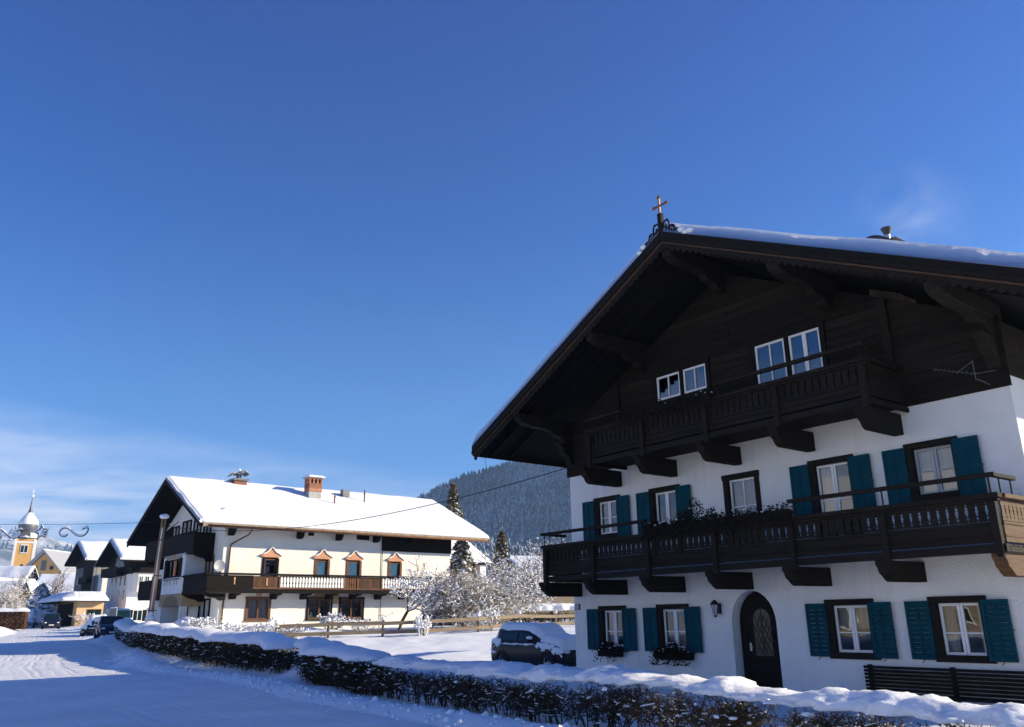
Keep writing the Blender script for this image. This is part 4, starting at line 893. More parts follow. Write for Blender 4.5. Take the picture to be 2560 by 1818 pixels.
# gable front: bay, upper balcony, doors
wx = -B2
mb = wall_holes([(2.62, 3.20), (6.55, 3.20), (6.55, 5.62), (2.62, 5.62)], [rect(3.50, 5.88, 4.12, 5.15)], 0, .25)
mb.v = [(wx+p[1], p[0], p[2]) for p in mb.v]
mb.add([(wx, 2.62, 3.2), (-.002, 2.62, 3.2), (-.002, 2.62, 5.62), (wx, 2.62, 5.62)], [(0, 1, 2, 3)]); mb.add([(wx, 6.55, 3.2), (-.002, 6.55, 3.2), (-.002, 6.55, 5.62), (wx, 6.55, 5.62)], [(3, 2, 1, 0)])
mb.add([(wx, 2.62, 3.2), (-.002, 2.62, 3.2), (-.002, 6.55, 3.2), (wx, 6.55, 3.2)], [(3, 2, 1, 0)])
bay = mb.build('bay', PLASTER, farm)
def gable_window(parent, y0, y1, z0, z1, x_, m, n, name='window'):
    mb = MB(); t = .08
    mb.box(x_-.03, x_+.12, y0, y0+t, z0+t, z1-t); mb.box(x_-.03, x_+.12, y1-t, y1, z0+t, z1-t); mb.box(x_-.04, x_+.12, y0, y1, z1-t, z1); mb.box(x_-.05, x_+.12, y0, y1, z0, z0+t)
    for i in range(1, n): ym = y0+(y1-y0)*i/n; mb.box(x_-.028, x_+.1, ym-.04, ym+.04, z0+t, z1-t)
    w = mb.build(name, m, parent); mb = MB(); mb.quad((x_+.05, y0+.02, z0+.02), (x_+.05, y1-.02, z0+.02), (x_+.05, y1-.02, z1-.02), (x_+.05, y0+.02, z1-.02)); mb.build('pane', GLASSB, w)
    mb = MB(); mb.box(x_+.35, x_+.4, y0, y1, z0, z1); mb.build('room', ROOM, w); return w
w = gable_window(bay, 3.52, 5.86, 4.14, 5.13, wx+.02, BWOOD, 3)
mb = MB(); mb.box(wx-.07, wx-.012, 4.06, 4.40, 4.24, 5.04); mb.build('orange_shutter', mat('orange_wood', (0.42, 0.15, 0.035), 0.6, 0.3), bay)
for y_ in (3.30, 6.00): mb = MB(); mb.box(wx-.06, wx-.004, y_-.18, y_+.18, 4.10, 5.16); mb.build('shutter', BWOOD, bay)
mb = MB(); mb.box(wx-.02, wx-.003, 3.3, 6.0, 5.17, 5.30); mb.box(wx-.02, wx-.003, 4.62, 4.74, 5.30, 5.60); mb.build('painted_band', TANP, bay)
mb = MB(); mb.box(wx-.24, wx-.004, 3.3, 6.1, 4.0, 4.035); mb.build('window_shelf', SHEET, bay)
mb = MB()
for y_ in (3.45, 3.95, 4.7, 5.2, 5.7): mb.tube([(wx-.1, y_, 4.0), (wx-.1, y_, 3.7-.1*(y_ % .3))], .012, 4)
mb.build('shelf_bracket', IRON, bay)
mb = MB(); mb.box(-B2-.01, -.004, 2.6, 6.60, 2.52, 3.18); apron = mb.build('arcade', TANP, farm)
mb = MB(); mb.box(-B2-.008, -.004, 6.2, 6.6, .4, 2.51); mb.build('arcade_pier', PLASTER, farm); MB().box(-B2-.008, -.8, 2.62, 2.95, .4, 2.51).build('arcade_pier', PLASTER, farm)
mb = MB(); mb.prism([(3.25, 2.515), (3.25, 2.7)]+[(4.55-1.3*math.cos(t), 2.7+.42*math.sin(t)) for t in [math.pi*i/10 for i in range(1, 10)]]+[(5.85, 2.7), (5.85, 2.515)], 'x', -B2-.016, -B2-.0105); mb.build('arch_shade_plate', mat('arch_shade', (0.22, 0.17, 0.11), 0.9, 0.1), apron)  # flat plate on the arcade face; shade of the arch put into darker ochre
for (y0, y1, z0, z1, nm_) in ((1.25, 2.95, .6, 2.88, 'door'), (1.25, 2.5, 3.3, 5.25, 'balcony_door'), (8.2, 9.9, .6, 2.6, 'door'), (4.85, 6.1, 1.7, 2.5, 'window'), (3.9, 5.2, 6.3, 7.5, 'attic_window'), (5.7, 7.3, 6.3, 7.62, 'attic_window'), (2.2, 3.4, 6.0, 7.0, 'attic_window'), (7.9, 9.2, 6.2, 7.45, 'attic_window')):
    gable_window(farm, y0, y1, z0, z1, -.05, BWOOD if nm_ != 'balcony_door' else MWOOD, 2, nm_)
mb = MB(); mb.box(-.025, -.004, 0.2, 10.9, 7.72, 7.78); mb.build('gable_band', WPAINT, farm)
mb = MB(); mb.prism([(8.1, 7.75), (11.4, 7.2), (11.4, 6.2), (9.3, 6.0), (9.3, 7.5)], 'x', -.05, -.02); mb.prism([(0.2, 7.05), (3.4, 8.5), (5.8, 9.6), (8.6, 8.4), (8.6, 8.5), (5.8, 9.72), (.2, 7.15)], 'x', -.05, -.02); mb.build('gable_boarding', BWOOD, farm)
mb = MB(); mb.box(-B2, -.003, 1.45, 10.6, 5.30, 5.42); ub = mb.build('upper_balcony', BWOOD, farm)
mb = MB(); mb.box(-B2-.03, -B2+.03, 1.45, 10.6, 5.42, 6.48); mb.box(-B2+.035, -.003, 1.45, 1.51, 5.42, 6.46); mb.box(-B2-.08, -B2+.08, 1.40, 10.6, 6.482, 6.54); mb.build('parapet', BWOOD, ub, bevel=.006)
for y_ in (1.6, 4.6, 7.6, 10.4): mb = MB(); mb.prism([(-B2, 5.295), (-.004, 5.295), (-.004, 4.9), (-.3, 4.86), (-.45, 5.05), (-.9, 5.15)], 'y', y_-.12, y_+.12); mb.build('bracket', BWOOD, ub)
mb = MB(); mb.box(-B2, -.003, 6.62, 11.2, 3.0, 3.12); mb.box(-B2-.03, -B2+.03, 6.62, 11.2, 3.12, 4.15); mb.box(-B2+.035, -.003, 6.62, 6.68, 3.12, 4.1); mb.build('street_balcony', BWOOD, farm)
# roof of the farmhouse
mb = MB()
for e in (-1.22, 12.85): mb.prism([(X2, Z2-.03), (e, z2(e)-.03), (e, z2(e)-.22), (X2, Z2-.22)], 'x', -1.68, 17.3)
roof2 = mb.build('roof', BWOOD, farm)
for xx in (-1.78, 17.32):
    for e in (-1.24, 12.87): mb = MB(); mb.prism([(X2, Z2-.0), (e, z2(e)-.0), (e, z2(e)-.30), (X2, Z2-.30)], 'x', xx, xx+.09); mb.build('barge_board', BWOOD, roof2)
mb = MB(); mb.prism([(-1.25, z2(-1.25)-.24), (-1.25, z2(-1.25)-.02), (-1.30, z2(-1.25)-.02), (-1.30, z2(-1.25)-.24)], 'x', -1.66, 17.3); mb.build('eave_board', mat('lichened_eave', (0.20, 0.13, 0.06), 0.85, 0.1, var=(0.42, 0.36, 0.28), vscale=6.0, vstretch=(1, 1, 2)), roof2)
mb = MB(); mb.tube([(-1.4, -1.38, z2(-1.25)-.17), (17.2, -1.38, z2(-1.25)-.20)], .06, 8); mb.build('gutter', MWOOD, roof2, smooth=True)
for e in (-1.28, 12.9):
    snow_sheet(lambda uu, vv, e=e: Vector((-1.82+19.28*vv, X2+(e-X2)*uu, z2(X2+(e-X2)*uu))), 44, 90, .20, 'snow_blanket', roof2, lump=.22, fs=.55, edge=.13, seed=e+5)
for p in (.30, 4.35, 6.85, 9.4, 12.0): mb = MB(); mb.prism([(-.003, 6.2), (-.003, 6.72), (-1.0, 6.68), (-.95, 6.58), (-.55, 6.5), (-.45, 6.3), (-.25, 6.2)], 'x', p-.14, p+.14); mb.build('eave_bracket', BWOOD, farm, bevel=.008)
mb = MB(); mb.box(4.95, 5.3, -.03, -.004, 6.42, 6.72); mb.box(8.15, 9.0, -.03, -.004, 6.33, 6.68); mb.build('eave_window', BWOOD, farm)
mb = MB(); mb.tube([(1.02, -1.36, 6.52), (1.02, -1.2, 6.35), (.98, -.9, 6.2), (.40, -.1, 5.75), (.36, -.07, 5.6), (.30, -.07, 3.4)], .045, 6); mb.tube([(.22, -.07, 3.1), (.2, -.07, .9)], .045, 6); mb.build('downpipe', MWOOD, farm, smooth=True)
mb = MB(); mb.tube([(9.95, -.05, 5.7), (9.95, -.05, 1.0)], .02, 5); mb.build('rain_chain', IRON, farm)
# chimneys and roof fittings
cx_, cy_ = 6.98, 4.0; zr_ = z2(cy_)
MB().box(cx_-.42, cx_+.42, cy_-.34, cy_+.34, zr_-.4, zr_+.46).build('chimney', CONC, roof2)
ch = [o for o in roof2.children if o.name.startswith('chimney')][-1]
mb = MB(); mb.box(cx_-.45, cx_+.45, cy_-.37, cy_+.37, zr_+.46, zr_+1.00)
for sx in (-.40, -.135, .135, .40): mb.box(cx_+sx-.06, cx_+sx+.06, cy_-.37, cy_-.25, zr_+1.001, zr_+1.27); mb.box(cx_+sx-.06, cx_+sx+.06, cy_+.25, cy_+.37, zr_+1.001, zr_+1.27)
mb.box(cx_-.46, cx_-.345, cy_-.245, cy_+.245, zr_+1.001, zr_+1.27); mb.box(cx_+.345, cx_+.46, cy_-.245, cy_+.245, zr_+1.001, zr_+1.27)
mb.box(cx_-.465, cx_+.465, cy_-.385, cy_+.385, zr_+1.272, zr_+1.35); mb.build('chimney_brick', BRICK, ch, bevel=.01)
mb = MB(); mb.box(cx_-.335, cx_+.335, cy_-.22, cy_+.22, zr_+1.002, zr_+1.26); mb.build('chimney_throat', IRON, ch)
mb = MB(); mb.box(cx_-.57, cx_+.57, cy_-.48, cy_+.48, zr_+1.352, zr_+1.40); mb.build('chimney_cap', CONC, ch)
snow_sheet(lambda uu, vv: Vector((cx_-.59+1.18*uu, cy_-.50+1.0*vv, zr_+1.40)), 8, 8, .13, 'chimney_snow', ch, edge=.16)
cx_, cy_ = 2.60, 5.6
mb = MB(); mb.box(cx_-.40, cx_+.40, cy_-.4, cy_+.4, 9.6, 10.16); ch = mb.build('chimney', BRICK, roof2)
mb = MB(); mb.box(cx_-.50, cx_+.48, cy_-.5, cy_+.5, 10.16, 10.28); mb.lathe([(.17, 10.28), (.17, 10.62)], 10, (cx_, cy_, 0)); mb.build('chimney_collar', SHEET, ch)
mb = MB(); pts = [(cx_-.05+.55*t, 10.60+.22*math.sin(math.pi*(.25+.75*t))) for t in [k/8 for k in range(9)]]
mb.prism(pts+[(p, q-.05) for p, q in reversed(pts)], 'y', cy_-.45, cy_+.45)
pts = [(cx_-.15-.45*t, 10.60-.12*t+.10*math.sin(math.pi*t)) for t in [k/8 for k in range(9)]]; mb.prism(pts+[(p, q-.05) for p, q in reversed(pts)], 'y', cy_-.40, cy_+.40)
mb.build('cowl', SHEET, ch)
mb = MB(); mb.blob((cx_+.22, cy_, 10.78), (.28, .4, .06), 3); mb.blob((cx_-.38, cy_, 10.65), (.25, .36, .06), 4); mb.blob((cx_, cy_, 10.90), (.10, .1, .09), 5); mb.build('cowl_snow', SNOW, ch, smooth=True)
for (a_, y_, h_) in ((8.0, 2.9, .85), (10.6, 3.7, 1.0)): mb = MB(); mb.tube([(a_, y_, z2(y_)), (a_, y_, z2(y_)+h_)], .045, 8); mb.tube([(a_, y_, z2(y_)+h_*.7), (a_, y_, z2(y_)+h_*.78)], .065, 8); mb.build('vent_pipe', MWOOD, roof2)
mb = MB(); mb.box(9.35, 9.85, 4.4, 4.8, z2(4.6), z2(4.6)+.62); mb.build('roof_hatch', SHEET, roof2)
t = thing('satellite_dish', 'white round satellite dish above the near end of the brown farmhouse balcony', 'dish', h2(-.55, -1.0, 4.14), H2R)
mb = MB(); n = 16; prof = [(.0, .0), (.12, .012), (.22, .045), (.30, .085)]
mb.lathe(prof, n, (0, 0, 0), 'y'); mb.v = [(p[0], -p[1]-.08, p[2]+.36) for p in mb.v]; mb.build('reflector', GPAINT, t, smooth=True)
mb = MB(); mb.tube([(0, .05, 0), (0, .0, .36)], .02, 6); mb.tube([(0, -.1, .1), (0, -.4, .3)], .012, 5); mb.box(-.03, .03, -.44, -.38, .27, .33); mb.build('mast', STEEL, t)

# ================================================================== hedges
def path_pts(P, step): return along(P, step)
def hedge(name, label, P, width, hfun, dens, leafd, capt, seed, leafm, gapf=None, capw=.8, clumps=1.0, rough=.6, twigm=None, fine=0, poke=1.06):
    """twiggy hedge along a line; its own snow cap lies on top"""
    g = np.random.default_rng(seed); pts = path_pts(P, .2); seg = np.diff(pts, axis=0); arc_ = np.concatenate([[0], np.cumsum(np.linalg.norm(seg, axis=1))]); L = arc_[-1]
    tn_ = np.gradient(pts, axis=0); tn_ /= np.linalg.norm(tn_, axis=1, keepdims=True)
    def at(s): return np.stack([np.interp(s, arc_, pts[:, 0]), np.interp(s, arc_, pts[:, 1])], -1)
    def tan(s): return np.stack([np.interp(s, arc_, tn_[:, 0]), np.interp(s, arc_, tn_[:, 1])], -1)
    def gzv(p): return ground(p[:, 0], p[:, 1])[0]
    t = thing(name, label, 'hedge', (0, 0, 0))
    n = int(L*dens*.12); s = g.uniform(0, L, n); q = at(s); T = tan(s); Nn = np.stack([-T[:, 1], T[:, 0]], 1); off = g.normal(0, width*.14, n)
    base = q+Nn*off[:, None]; z0 = gzv(base); H = hfun(s)
    P0 = np.concatenate([base, z0[:, None]-.05], 1); lean = g.normal(0, .22, (n, 2))
    P1 = P0+np.concatenate([lean*.35, (H*.45)[:, None]], 1)
    A = [P0]; Bq = [P1]; R0 = [np.full(n, .014)]; R1 = [np.full(n, .010)]
    nodes = P1; hrem = H*.5; rad = .009
    for lev in range(3+fine):
        k = (5, 3, 2, 2)[lev]; idx_ = np.repeat(np.arange(len(nodes)), k); p0 = nodes[idx_]+(0 if lev else 0); hr = hrem[idx_]
        side = g.normal(0, 1, (len(idx_), 2)); ln = hr*g.uniform(.45, .9, len(idx_))
        zz = np.abs(g.normal(.55, .5, len(idx_)))-.25*(lev == 1)*g.random(len(idx_))
        d = np.concatenate([side*(.55+.15*lev), zz[:, None]], 1); d /= np.linalg.norm(d, axis=1, keepdims=True)
        frac = g.uniform(-.75, 0, len(idx_)) if lev == 0 else g.uniform(-.3, 0, len(idx_))
        p0 = p0+np.concatenate([np.zeros((len(idx_), 2)), (frac*hr*.8)[:, None]], 1)
        p1 = p0+d*ln[:, None]
        A.append(p0); Bq.append(p1); R0.append(np.full(len(p0), rad*(.75**lev))); R1.append(np.full(len(p0), rad*.6*(.75**lev))); nodes = p1; hrem = hr*.62
    A = np.concatenate(A); Bq = np.concatenate(Bq); R0 = np.concatenate(R0); R1 = np.concatenate(R1)
    # keep inside the clipped outline
    def clip(p):
        dd = np.hypot(p[:, None, 0]-pts[None, ::4, 0], p[:, None, 1]-pts[None, ::4, 1]); j = dd.argmin(1)*4
        c = pts[j]; v = p[:, :2]-c; r_ = np.linalg.norm(v, axis=1); m_ = np.minimum(1, width*.62/np.maximum(r_, 1e-6)); p = p.copy(); p[:, :2] = c+v*m_[:, None]
        top = gzv(c)+hfun(arc_[np.minimum(j, len(arc_)-1)])*(1.06+(poke-1.06)*g.random(len(p))**2.5); p[:, 2] = np.minimum(p[:, 2], top); return p
    Bq = clip(Bq)
    np_mesh('twigs', *segs_geo(A, Bq, R0, R1, 3), twigm or HEDGEM, t)
    sn = (np.abs((Bq-A)[:, 2])/np.maximum(np.linalg.norm(Bq-A, axis=1), 1e-6) < .45) & (g.random(len(A)) < .10*clumps) & (R0 < .01)
    if sn.any(): np_mesh('twig_snow', *segs_geo(A[sn]+[0, 0, .008], Bq[sn]+[0, 0, .008], np.full(sn.sum(), .011), np.full(sn.sum(), .008), 5), SNOW, t, True)
    m = int(L*leafd); s = g.uniform(0, L, m); q = at(s); T = tan(s); Nn = np.stack([-T[:, 1], T[:, 0]], 1); off = width*.5*g.uniform(-1, 1, m); H = hfun(s); hz = g.uniform(.06, 1.0, m)
    cl = np.array([noise.noise(Vector((a_*1.6, b_*1.6, c_*2.2))) for a_, b_, c_ in zip(s, off, hz)])
    prof = np.sqrt(np.clip(1-(np.abs(hz-.5)*1.5)**4, .1, 1))
    p = q+Nn*(off*prof)[:, None]; z = gzv(p)+hz*H
    kp = cl > -.22
    if gapf is not None: kp &= gapf(s, hz, g)
    Pl = np.concatenate([p, z[:, None]], 1)[kp]
    if len(Pl): np_mesh('leaves', *leaves_geo(Pl, .024), leafm, t)
    # snow cap: lumpy blanket with ragged lower rim
    ns = int(L/(.06 if rough > .8 else .12)); V = []; na = 27 if rough > .8 else 15
    for i in range(ns+1):
        ss = L*i/ns; c = at(np.array([ss]))[0]; Tt = tan(np.array([ss]))[0]; nn = np.array([-Tt[1], Tt[0]]); z0 = gz(c[0], c[1]); h = float(hfun(np.array([ss]))[0])
        wv = noise.noise(Vector((ss*.55, seed, 0))); th = capt*(1+.55*noise.noise(Vector((ss*.23, seed, 0)))+(.22+.75*fine)*wv+(.14+.8*fine)*noise.noise(Vector((ss*1.6, seed, 4)))); end = min(1, min(ss, L-ss)/.5+.05)
        for j in range(na):
            a_ = -1+2*j/(na-1); side = noise.noise(Vector((ss*1.9, a_*1.1, seed+7)))
            if fine: th = max(th, .012)
            wdt = width*capw*(1-.12*fine+(.25+.25*fine)*noise.noise(Vector((ss*(1.2+1.6*fine), (1 if a_ > 0 else -1)*3, seed+2))))
            ang = a_*math.pi*.56; r_ = 1+.20*side+rough*(.20*noise.noise(Vector((ss*5.5, a_*3.5, seed)))+.16*noise.noise(Vector((ss*13, a_*8, seed)))+.10*noise.noise(Vector((ss*27, a_*15, seed))))
            ox = math.sin(ang)*wdt*.72*r_*end; oz = math.cos(ang)*th*r_*end+(.0 if abs(a_) < .8 else -.05*abs(side))
            V.append((c[0]+nn[0]*ox, c[1]+nn[1]*ox, z0+h*.97+oz))
    V = np.array(V); idx_ = np.arange((ns+1)*na).reshape(ns+1, na)
    F = np.stack([idx_[:-1, :-1], idx_[1:, :-1], idx_[1:, 1:], idx_[:-1, 1:]], -1).reshape(-1, 4)
    Fb = np.stack([idx_[:-1, -1], idx_[1:, -1], idx_[1:, 0], idx_[:-1, 0]], -1)
    cap = np_mesh('snow_cap', V, np.concatenate([F, Fb]), BLANKET, t, True)
    # lumps caught in the twigs
    m = int(L*(9 if fine else 26)*clumps); s = g.uniform(0, L, m); q = at(s); T = tan(s); Nn = np.stack([-T[:, 1], T[:, 0]], 1); off = width*.56*np.where(g.random(m) < .55, 1, g.uniform(-1, 1, m)); hz = g.uniform(.1, 1, m)**.55
    p = q+Nn*off[:, None]; z = gzv(p)+hz*hfun(s)
    sc = np.abs(g.normal(.0, .015, (m, 1)))+.007; S = np.concatenate([sc*g.uniform(1, 2.2, (m, 1)), sc*g.uniform(.8, 1.3, (m, 1)), sc*.6], 1)
    big = g.random(m) < .035; S[big] *= 2.4
    np_mesh('caught_snow', *inst_geo(np.concatenate([p, z[:, None]], 1), S), SNOW, t, True)
    return t
def hp(s, off): p = h1(s, -off, 0); return (p.x, p.y)
near = [hp(17.5, 6.62), hp(12.0, 6.66), hp(6.0, 6.70), (-1.4, 18.2), (-3.3, 20.8)]
mid = [(-3.3, 20.8), (-4.4, 22.6), (-5.5, 24.7), (-6.3, 26.5)]
far_ = [(-7.0, 27.2), (-8.6, 28.8), (-10.6, 31.0), (-13.6, 35.2), (-17.9, 42.2), (-19.85, 45.6), (-23.0, 51.6), (-26.8, 58.6)]
hedge('hedge', 'bare twiggy hedge with sunlit lumpy snow along the foreground before the big chalet', near, .85, lambda s: np.interp(s, [0, 3, 5.5, 7.5, 11.5, 18, 22], [.57, .62, .68, .78, .76, .80, .84]), 125, 60, .135, 1, RLEAF, clumps=.7, rough=1.0, twigm=NEARTWIG, fine=1, poke=1.30)
hedge('hedge', 'short dark hedge bending away between the foreground hedge and the gap by the road', mid, .95, lambda s: np.interp(s, [0, 8], [.84, .92]), 300, 3000, .19, 2, LEAFM, clumps=.6)
hedge('hedge', 'long dark leafy hedge under a thick snow cap running to the dark parked car', far_, .95, lambda s: np.interp(s, [0, 1.5, 6, 20, 34, 43], [.62, .84, .86, .82, .80, .75]), 260, 3200, .27, 3, LEAFM, clumps=.45, capw=.9)

# ================================================================== trees and bushes
def tree(name, label, pos, h, kind, seed, group=None, cat_='tree'):
    g = np.random.default_rng(seed); t = thing(name, label, cat_, pos, 0, group)
    segs = []
    def grow(p, d, ln, r, lev, maxlev, spread, nb, droop):
        k = 3 if lev < 2 else 2; q = p
        for i in range(k):
            d2 = d+g.normal(0, .16+.05*lev, 3); d2[2] += .10 if lev < 2 else droop; d2 /= np.linalg.norm(d2)
            p2 = q+d2*ln/k; r2 = r*(1-.28*(i+1)/k); segs.append((q, p2, r*(1-.28*i/k), r2, lev)); q = p2; d = d2
            if lev < maxlev and (i > 0 or lev > 0):
                for _ in range(nb[lev]):
                    a = g.normal(0, 1, 3); a -= d*(a@d); a /= np.linalg.norm(a); dd = d*math.cos(spread[lev])+a*math.sin(spread[lev])
                    grow(q, dd, ln*g.uniform(.5, .78), max(r2*.62, .006), lev+1, maxlev, spread, nb, droop)
    if kind == 'fruit':
        grow(np.array([0, 0, -.1]), np.array([.12, 0, 1.]), h*.36, h*.024, 0, 4, [.95, .85, .8, .8], [2, 2, 2, 2], .05)
    elif kind == 'bush':
        for i in range(24):
            th = g.uniform(0, 6.28); lean = g.uniform(.1, .85); grow(np.array([.2*math.cos(th), .2*math.sin(th), -.1]), np.array([math.cos(th)*lean, math.sin(th)*lean, 1.])/math.hypot(1, lean), h*.55, h*.011, 1, 4, [.6, .55, .6, .7], [1, 2, 2, 2], .0)
    elif kind == 'young':
        grow(np.array([0, 0, -.1]), np.array([0, 0, 1.]), h*.34, h*.022, 0, 4, [.9, .8, .8, .8], [3, 3, 2, 2], .02)
    elif kind == 'bare':
        grow(np.array([0, 0, -.1]), np.array([0, 0, 1.]), h*.40, h*.018, 0, 4, [.55, .6, .7, .7], [2, 2, 2, 2], .08)
    A = np.array([s[0] for s in segs]); B = np.array([s[1] for s in segs]); r0 = np.array([s[2] for s in segs]); r1 = np.array([s[3] for s in segs]); lv = np.array([s[4] for s in segs])
    sc = h/max(B[:, 2].max(), .1); A *= sc; B *= sc
    tw = {'bush': GOLDTWIG}.get(kind, TWIG)
    th_ = lv <= 1
    if th_.any(): np_mesh('trunk', *segs_geo(A[th_], B[th_], r0[th_], r1[th_], 6), BARK if kind != 'bush' else GOLDTWIG, t, True)
    np_mesh('branches', *segs_geo(A[~th_], B[~th_], np.maximum(r0[~th_], .012), np.maximum(r1[~th_], .009), 4), tw, t)
    d = B-A; ln = np.linalg.norm(d, axis=1); flat = np.abs(d[:, 2])/ln < (.86 if kind != 'bush' else .80); pick = flat & (g.random(len(A)) < {'bush': .48, 'bare': .25, 'fruit': .80, 'young': .58}[kind])
    rr = np.maximum(r0, .012)[pick]; off = np.array([[0, 0, 1.]])*(rr*1.1)[:, None]
    geo = [segs_geo(A[pick]+off, B[pick]+off, rr*1.05+.008, rr*.8+.006, 5)]
    tips = B[(lv >= 2) & (g.random(len(B)) < {'bush': .14, 'bare': .07, 'fruit': .22, 'young': .22}[kind])]
    geo.append(inst_geo(tips+[0, 0, .02], np.abs(g.normal(.03, .02, (len(tips), 1)))*np.array([[1.4, 1.0, .7]])+.008))
    np_mesh('branch_snow', *cat(*geo), SNOW, t, True)
    return t
def conifer(name, label, pos, h, rad, seed, snow=.55, needle=NEEDLE, group=None, shape=1.0):
    g = np.random.default_rng(seed); t = thing(name, label, 'tree', pos, 0, group)
    mb = MB(); mb.tube([(0, 0, -.2), (0, 0, h*.5), (.0, 0, h*.97)], h*.018, 7, h*.003); mb.build('trunk', BARK, t, smooth=True)
    n = int(38+h*16); L = []; S = []; Sz = []
    for i in range(n):
        z = h*(.06+.92*(i+g.random())/n); f_ = (1-(z/h))**shape; r = rad*(f_*.95+.05)*g.uniform(.7, 1.12); th = i*2.4+g.normal(0, .3)
        k = max(5, int(10*r/rad+5)); us_ = np.linspace(.08, 1, k)
        for u_ in us_:
            p = np.array([math.cos(th)*r*u_, math.sin(th)*r*u_, z+r*(.10*u_-.42*u_*u_)]); w = r*.20*(1-.55*u_)+.03
            m = 7; L.append(p+g.normal(0, 1, (m, 3))*np.array([w, w, w*.45]))
            if g.random() < snow: S.append(p+np.array([0, 0, w*.55])+g.normal(0, w*.3, 3)*[1, 1, .3]); q = g.uniform(.6, 1.25); Sz.append((w*1.35*q, w*1.15*q, w*.60*q))
    L = np.concatenate(L); np_mesh('crown', *leaves_geo(L, .055+.010*h, .3), needle, t)
    if S: np_mesh('crown_snow', *inst_geo(np.array(S), np.array(Sz)), SNOW, t, True)
    return t
def gpos(x_, y_, dz=0): return (x_, y_, gz(x_, y_)+dz)
def shrub(label, pos, w, h, seed, m=TWIG, snow=1.0, group=None):
    g = np.random.default_rng(seed); t = thing('shrub', label, 'shrub', pos, 0, group); n = 46
    th = g.uniform(0, 6.28, n); ln = g.uniform(.2, 1, n); A = np.stack([g.normal(0, w*.15, n), g.normal(0, w*.15, n), np.full(n, -.05)], 1)
    B = A+np.stack([np.cos(th)*ln*w*.5, np.sin(th)*ln*w*.5, h*g.uniform(.4, .75, n)], 1)
    i2 = np.repeat(np.arange(n), 3); A2 = B[i2]; B2_ = A2+np.stack([g.normal(0, w*.16, n*3), g.normal(0, w*.16, n*3), np.abs(g.normal(h*.12, h*.12, n*3))], 1)
    AA = np.concatenate([A, A2]); BB = np.concatenate([B, B2_]); rr = np.concatenate([np.full(n, .010), np.full(n*3, .006)])
    np_mesh('branches', *segs_geo(AA, BB, rr, rr*.6, 4), m, t)
    pk = g.random(len(BB)) < .5*snow; q = BB[pk]; sc = np.abs(g.normal(.03, .022, (len(q), 1)))+.010
    np_mesh('branch_snow', *cat(inst_geo(q, sc*np.array([[1.2, 1, .8]])), segs_geo(AA[pk]+[0, 0, .012], BB[pk]+[0, 0, .012], np.full(pk.sum(), .016), np.full(pk.sum(), .014), 4)), SNOW, t, True)
    return t
tree('fruit_tree', 'pruned bare fruit tree with curved snowy limbs before the right half of the farmhouse', gpos(-6.1, 44.6), 3.9, 'fruit', 21)
tree('bush', 'tall golden brown bush with many snow dusted stems right of the farmhouse door', gpos(-3.0, 47.0), 3.9, 'bush', 22, None, 'bush')
tree('bush', 'second golden brown bush hugging the right side of the tallest golden bush', gpos(-1.2, 48.6), 3.0, 'bush', 27, None, 'bush')
tree('young_tree', 'young snow laden tree with a staked trunk behind the fence near the chalet', gpos(.75, 50.0), 4.1, 'young', 23)
tree('young_tree', 'wide snow covered tree half hidden by the lower balcony of the chalet', gpos(2.7, 60.0), 6.2, 'young', 28)
tree('young_tree', 'pale frosty tree between the golden bushes and the staked young tree', gpos(-.6, 58.0), 5.0, 'young', 29)
conifer('column_conifer', 'narrow snow clotted conifer against the right end wall of the farmhouse', gpos(-3.55, 56.2), 5.6, 1.25, 31, .85, NEEDLE, None, .45)
conifer('conifer', 'small snowy conifer right of the annex roof above the golden bushes', gpos(-.9, 60.0), 6.4, 1.9, 32, .8, NEEDLE)
conifer('conifer', 'tall conifer rising behind the far end of the farmhouse roof', gpos(-5.9, 80.0), 13.0, 2.9, 33, .8, NEEDLE)
shrub('white crusted shrub leaning on the garden fence beside the snowy car', gpos(-1.55, 44.5), 1.5, 1.15, 41)
shrub('little snow capped stake shrub before the left half of the garden fence', gpos(-4.5, 41.6), .7, .95, 42)
for i, (x_, y_, w_, h_, lb) in enumerate([(-13.4, 40.4, 1.4, .75, 'low snow crusted shrub left of the two snow heaps by the farmhouse wall'), (-11.9, 40.6, 1.5, .85, 'tangled white shrub before the two snow heaps by the farmhouse wall'), (-10.7, 40.9, 1.3, .8, 'tangled white shrub right of the two snow heaps'),
                                         (-9.3, 43.6, 1.5, .85, 'bare frosty shrub under the right pair of ground floor farmhouse windows'), (-8.0, 43.9, 1.4, .75, 'thin frosty shrub between the farmhouse windows and the fruit tree'), (-14.8, 40.2, 1.2, .55, 'low twigs poking from the snow bank behind the long hedge')]):
    shrub(lb, gpos(x_, y_), w_, h_, 50+i, TWIG, 1.0, 'snowy shrubs by the farmhouse')
# snow covered clipped row behind the fence
hedge('hedge', 'low dark hedge with thick snow behind the fence right of the golden bushes', [(-2.2, 52.5), (2.0, 53.0), (8.0, 54.0)], 1.5, lambda s: .95+0*s, 120, 1100, .34, 8, LEAFM, clumps=.4)
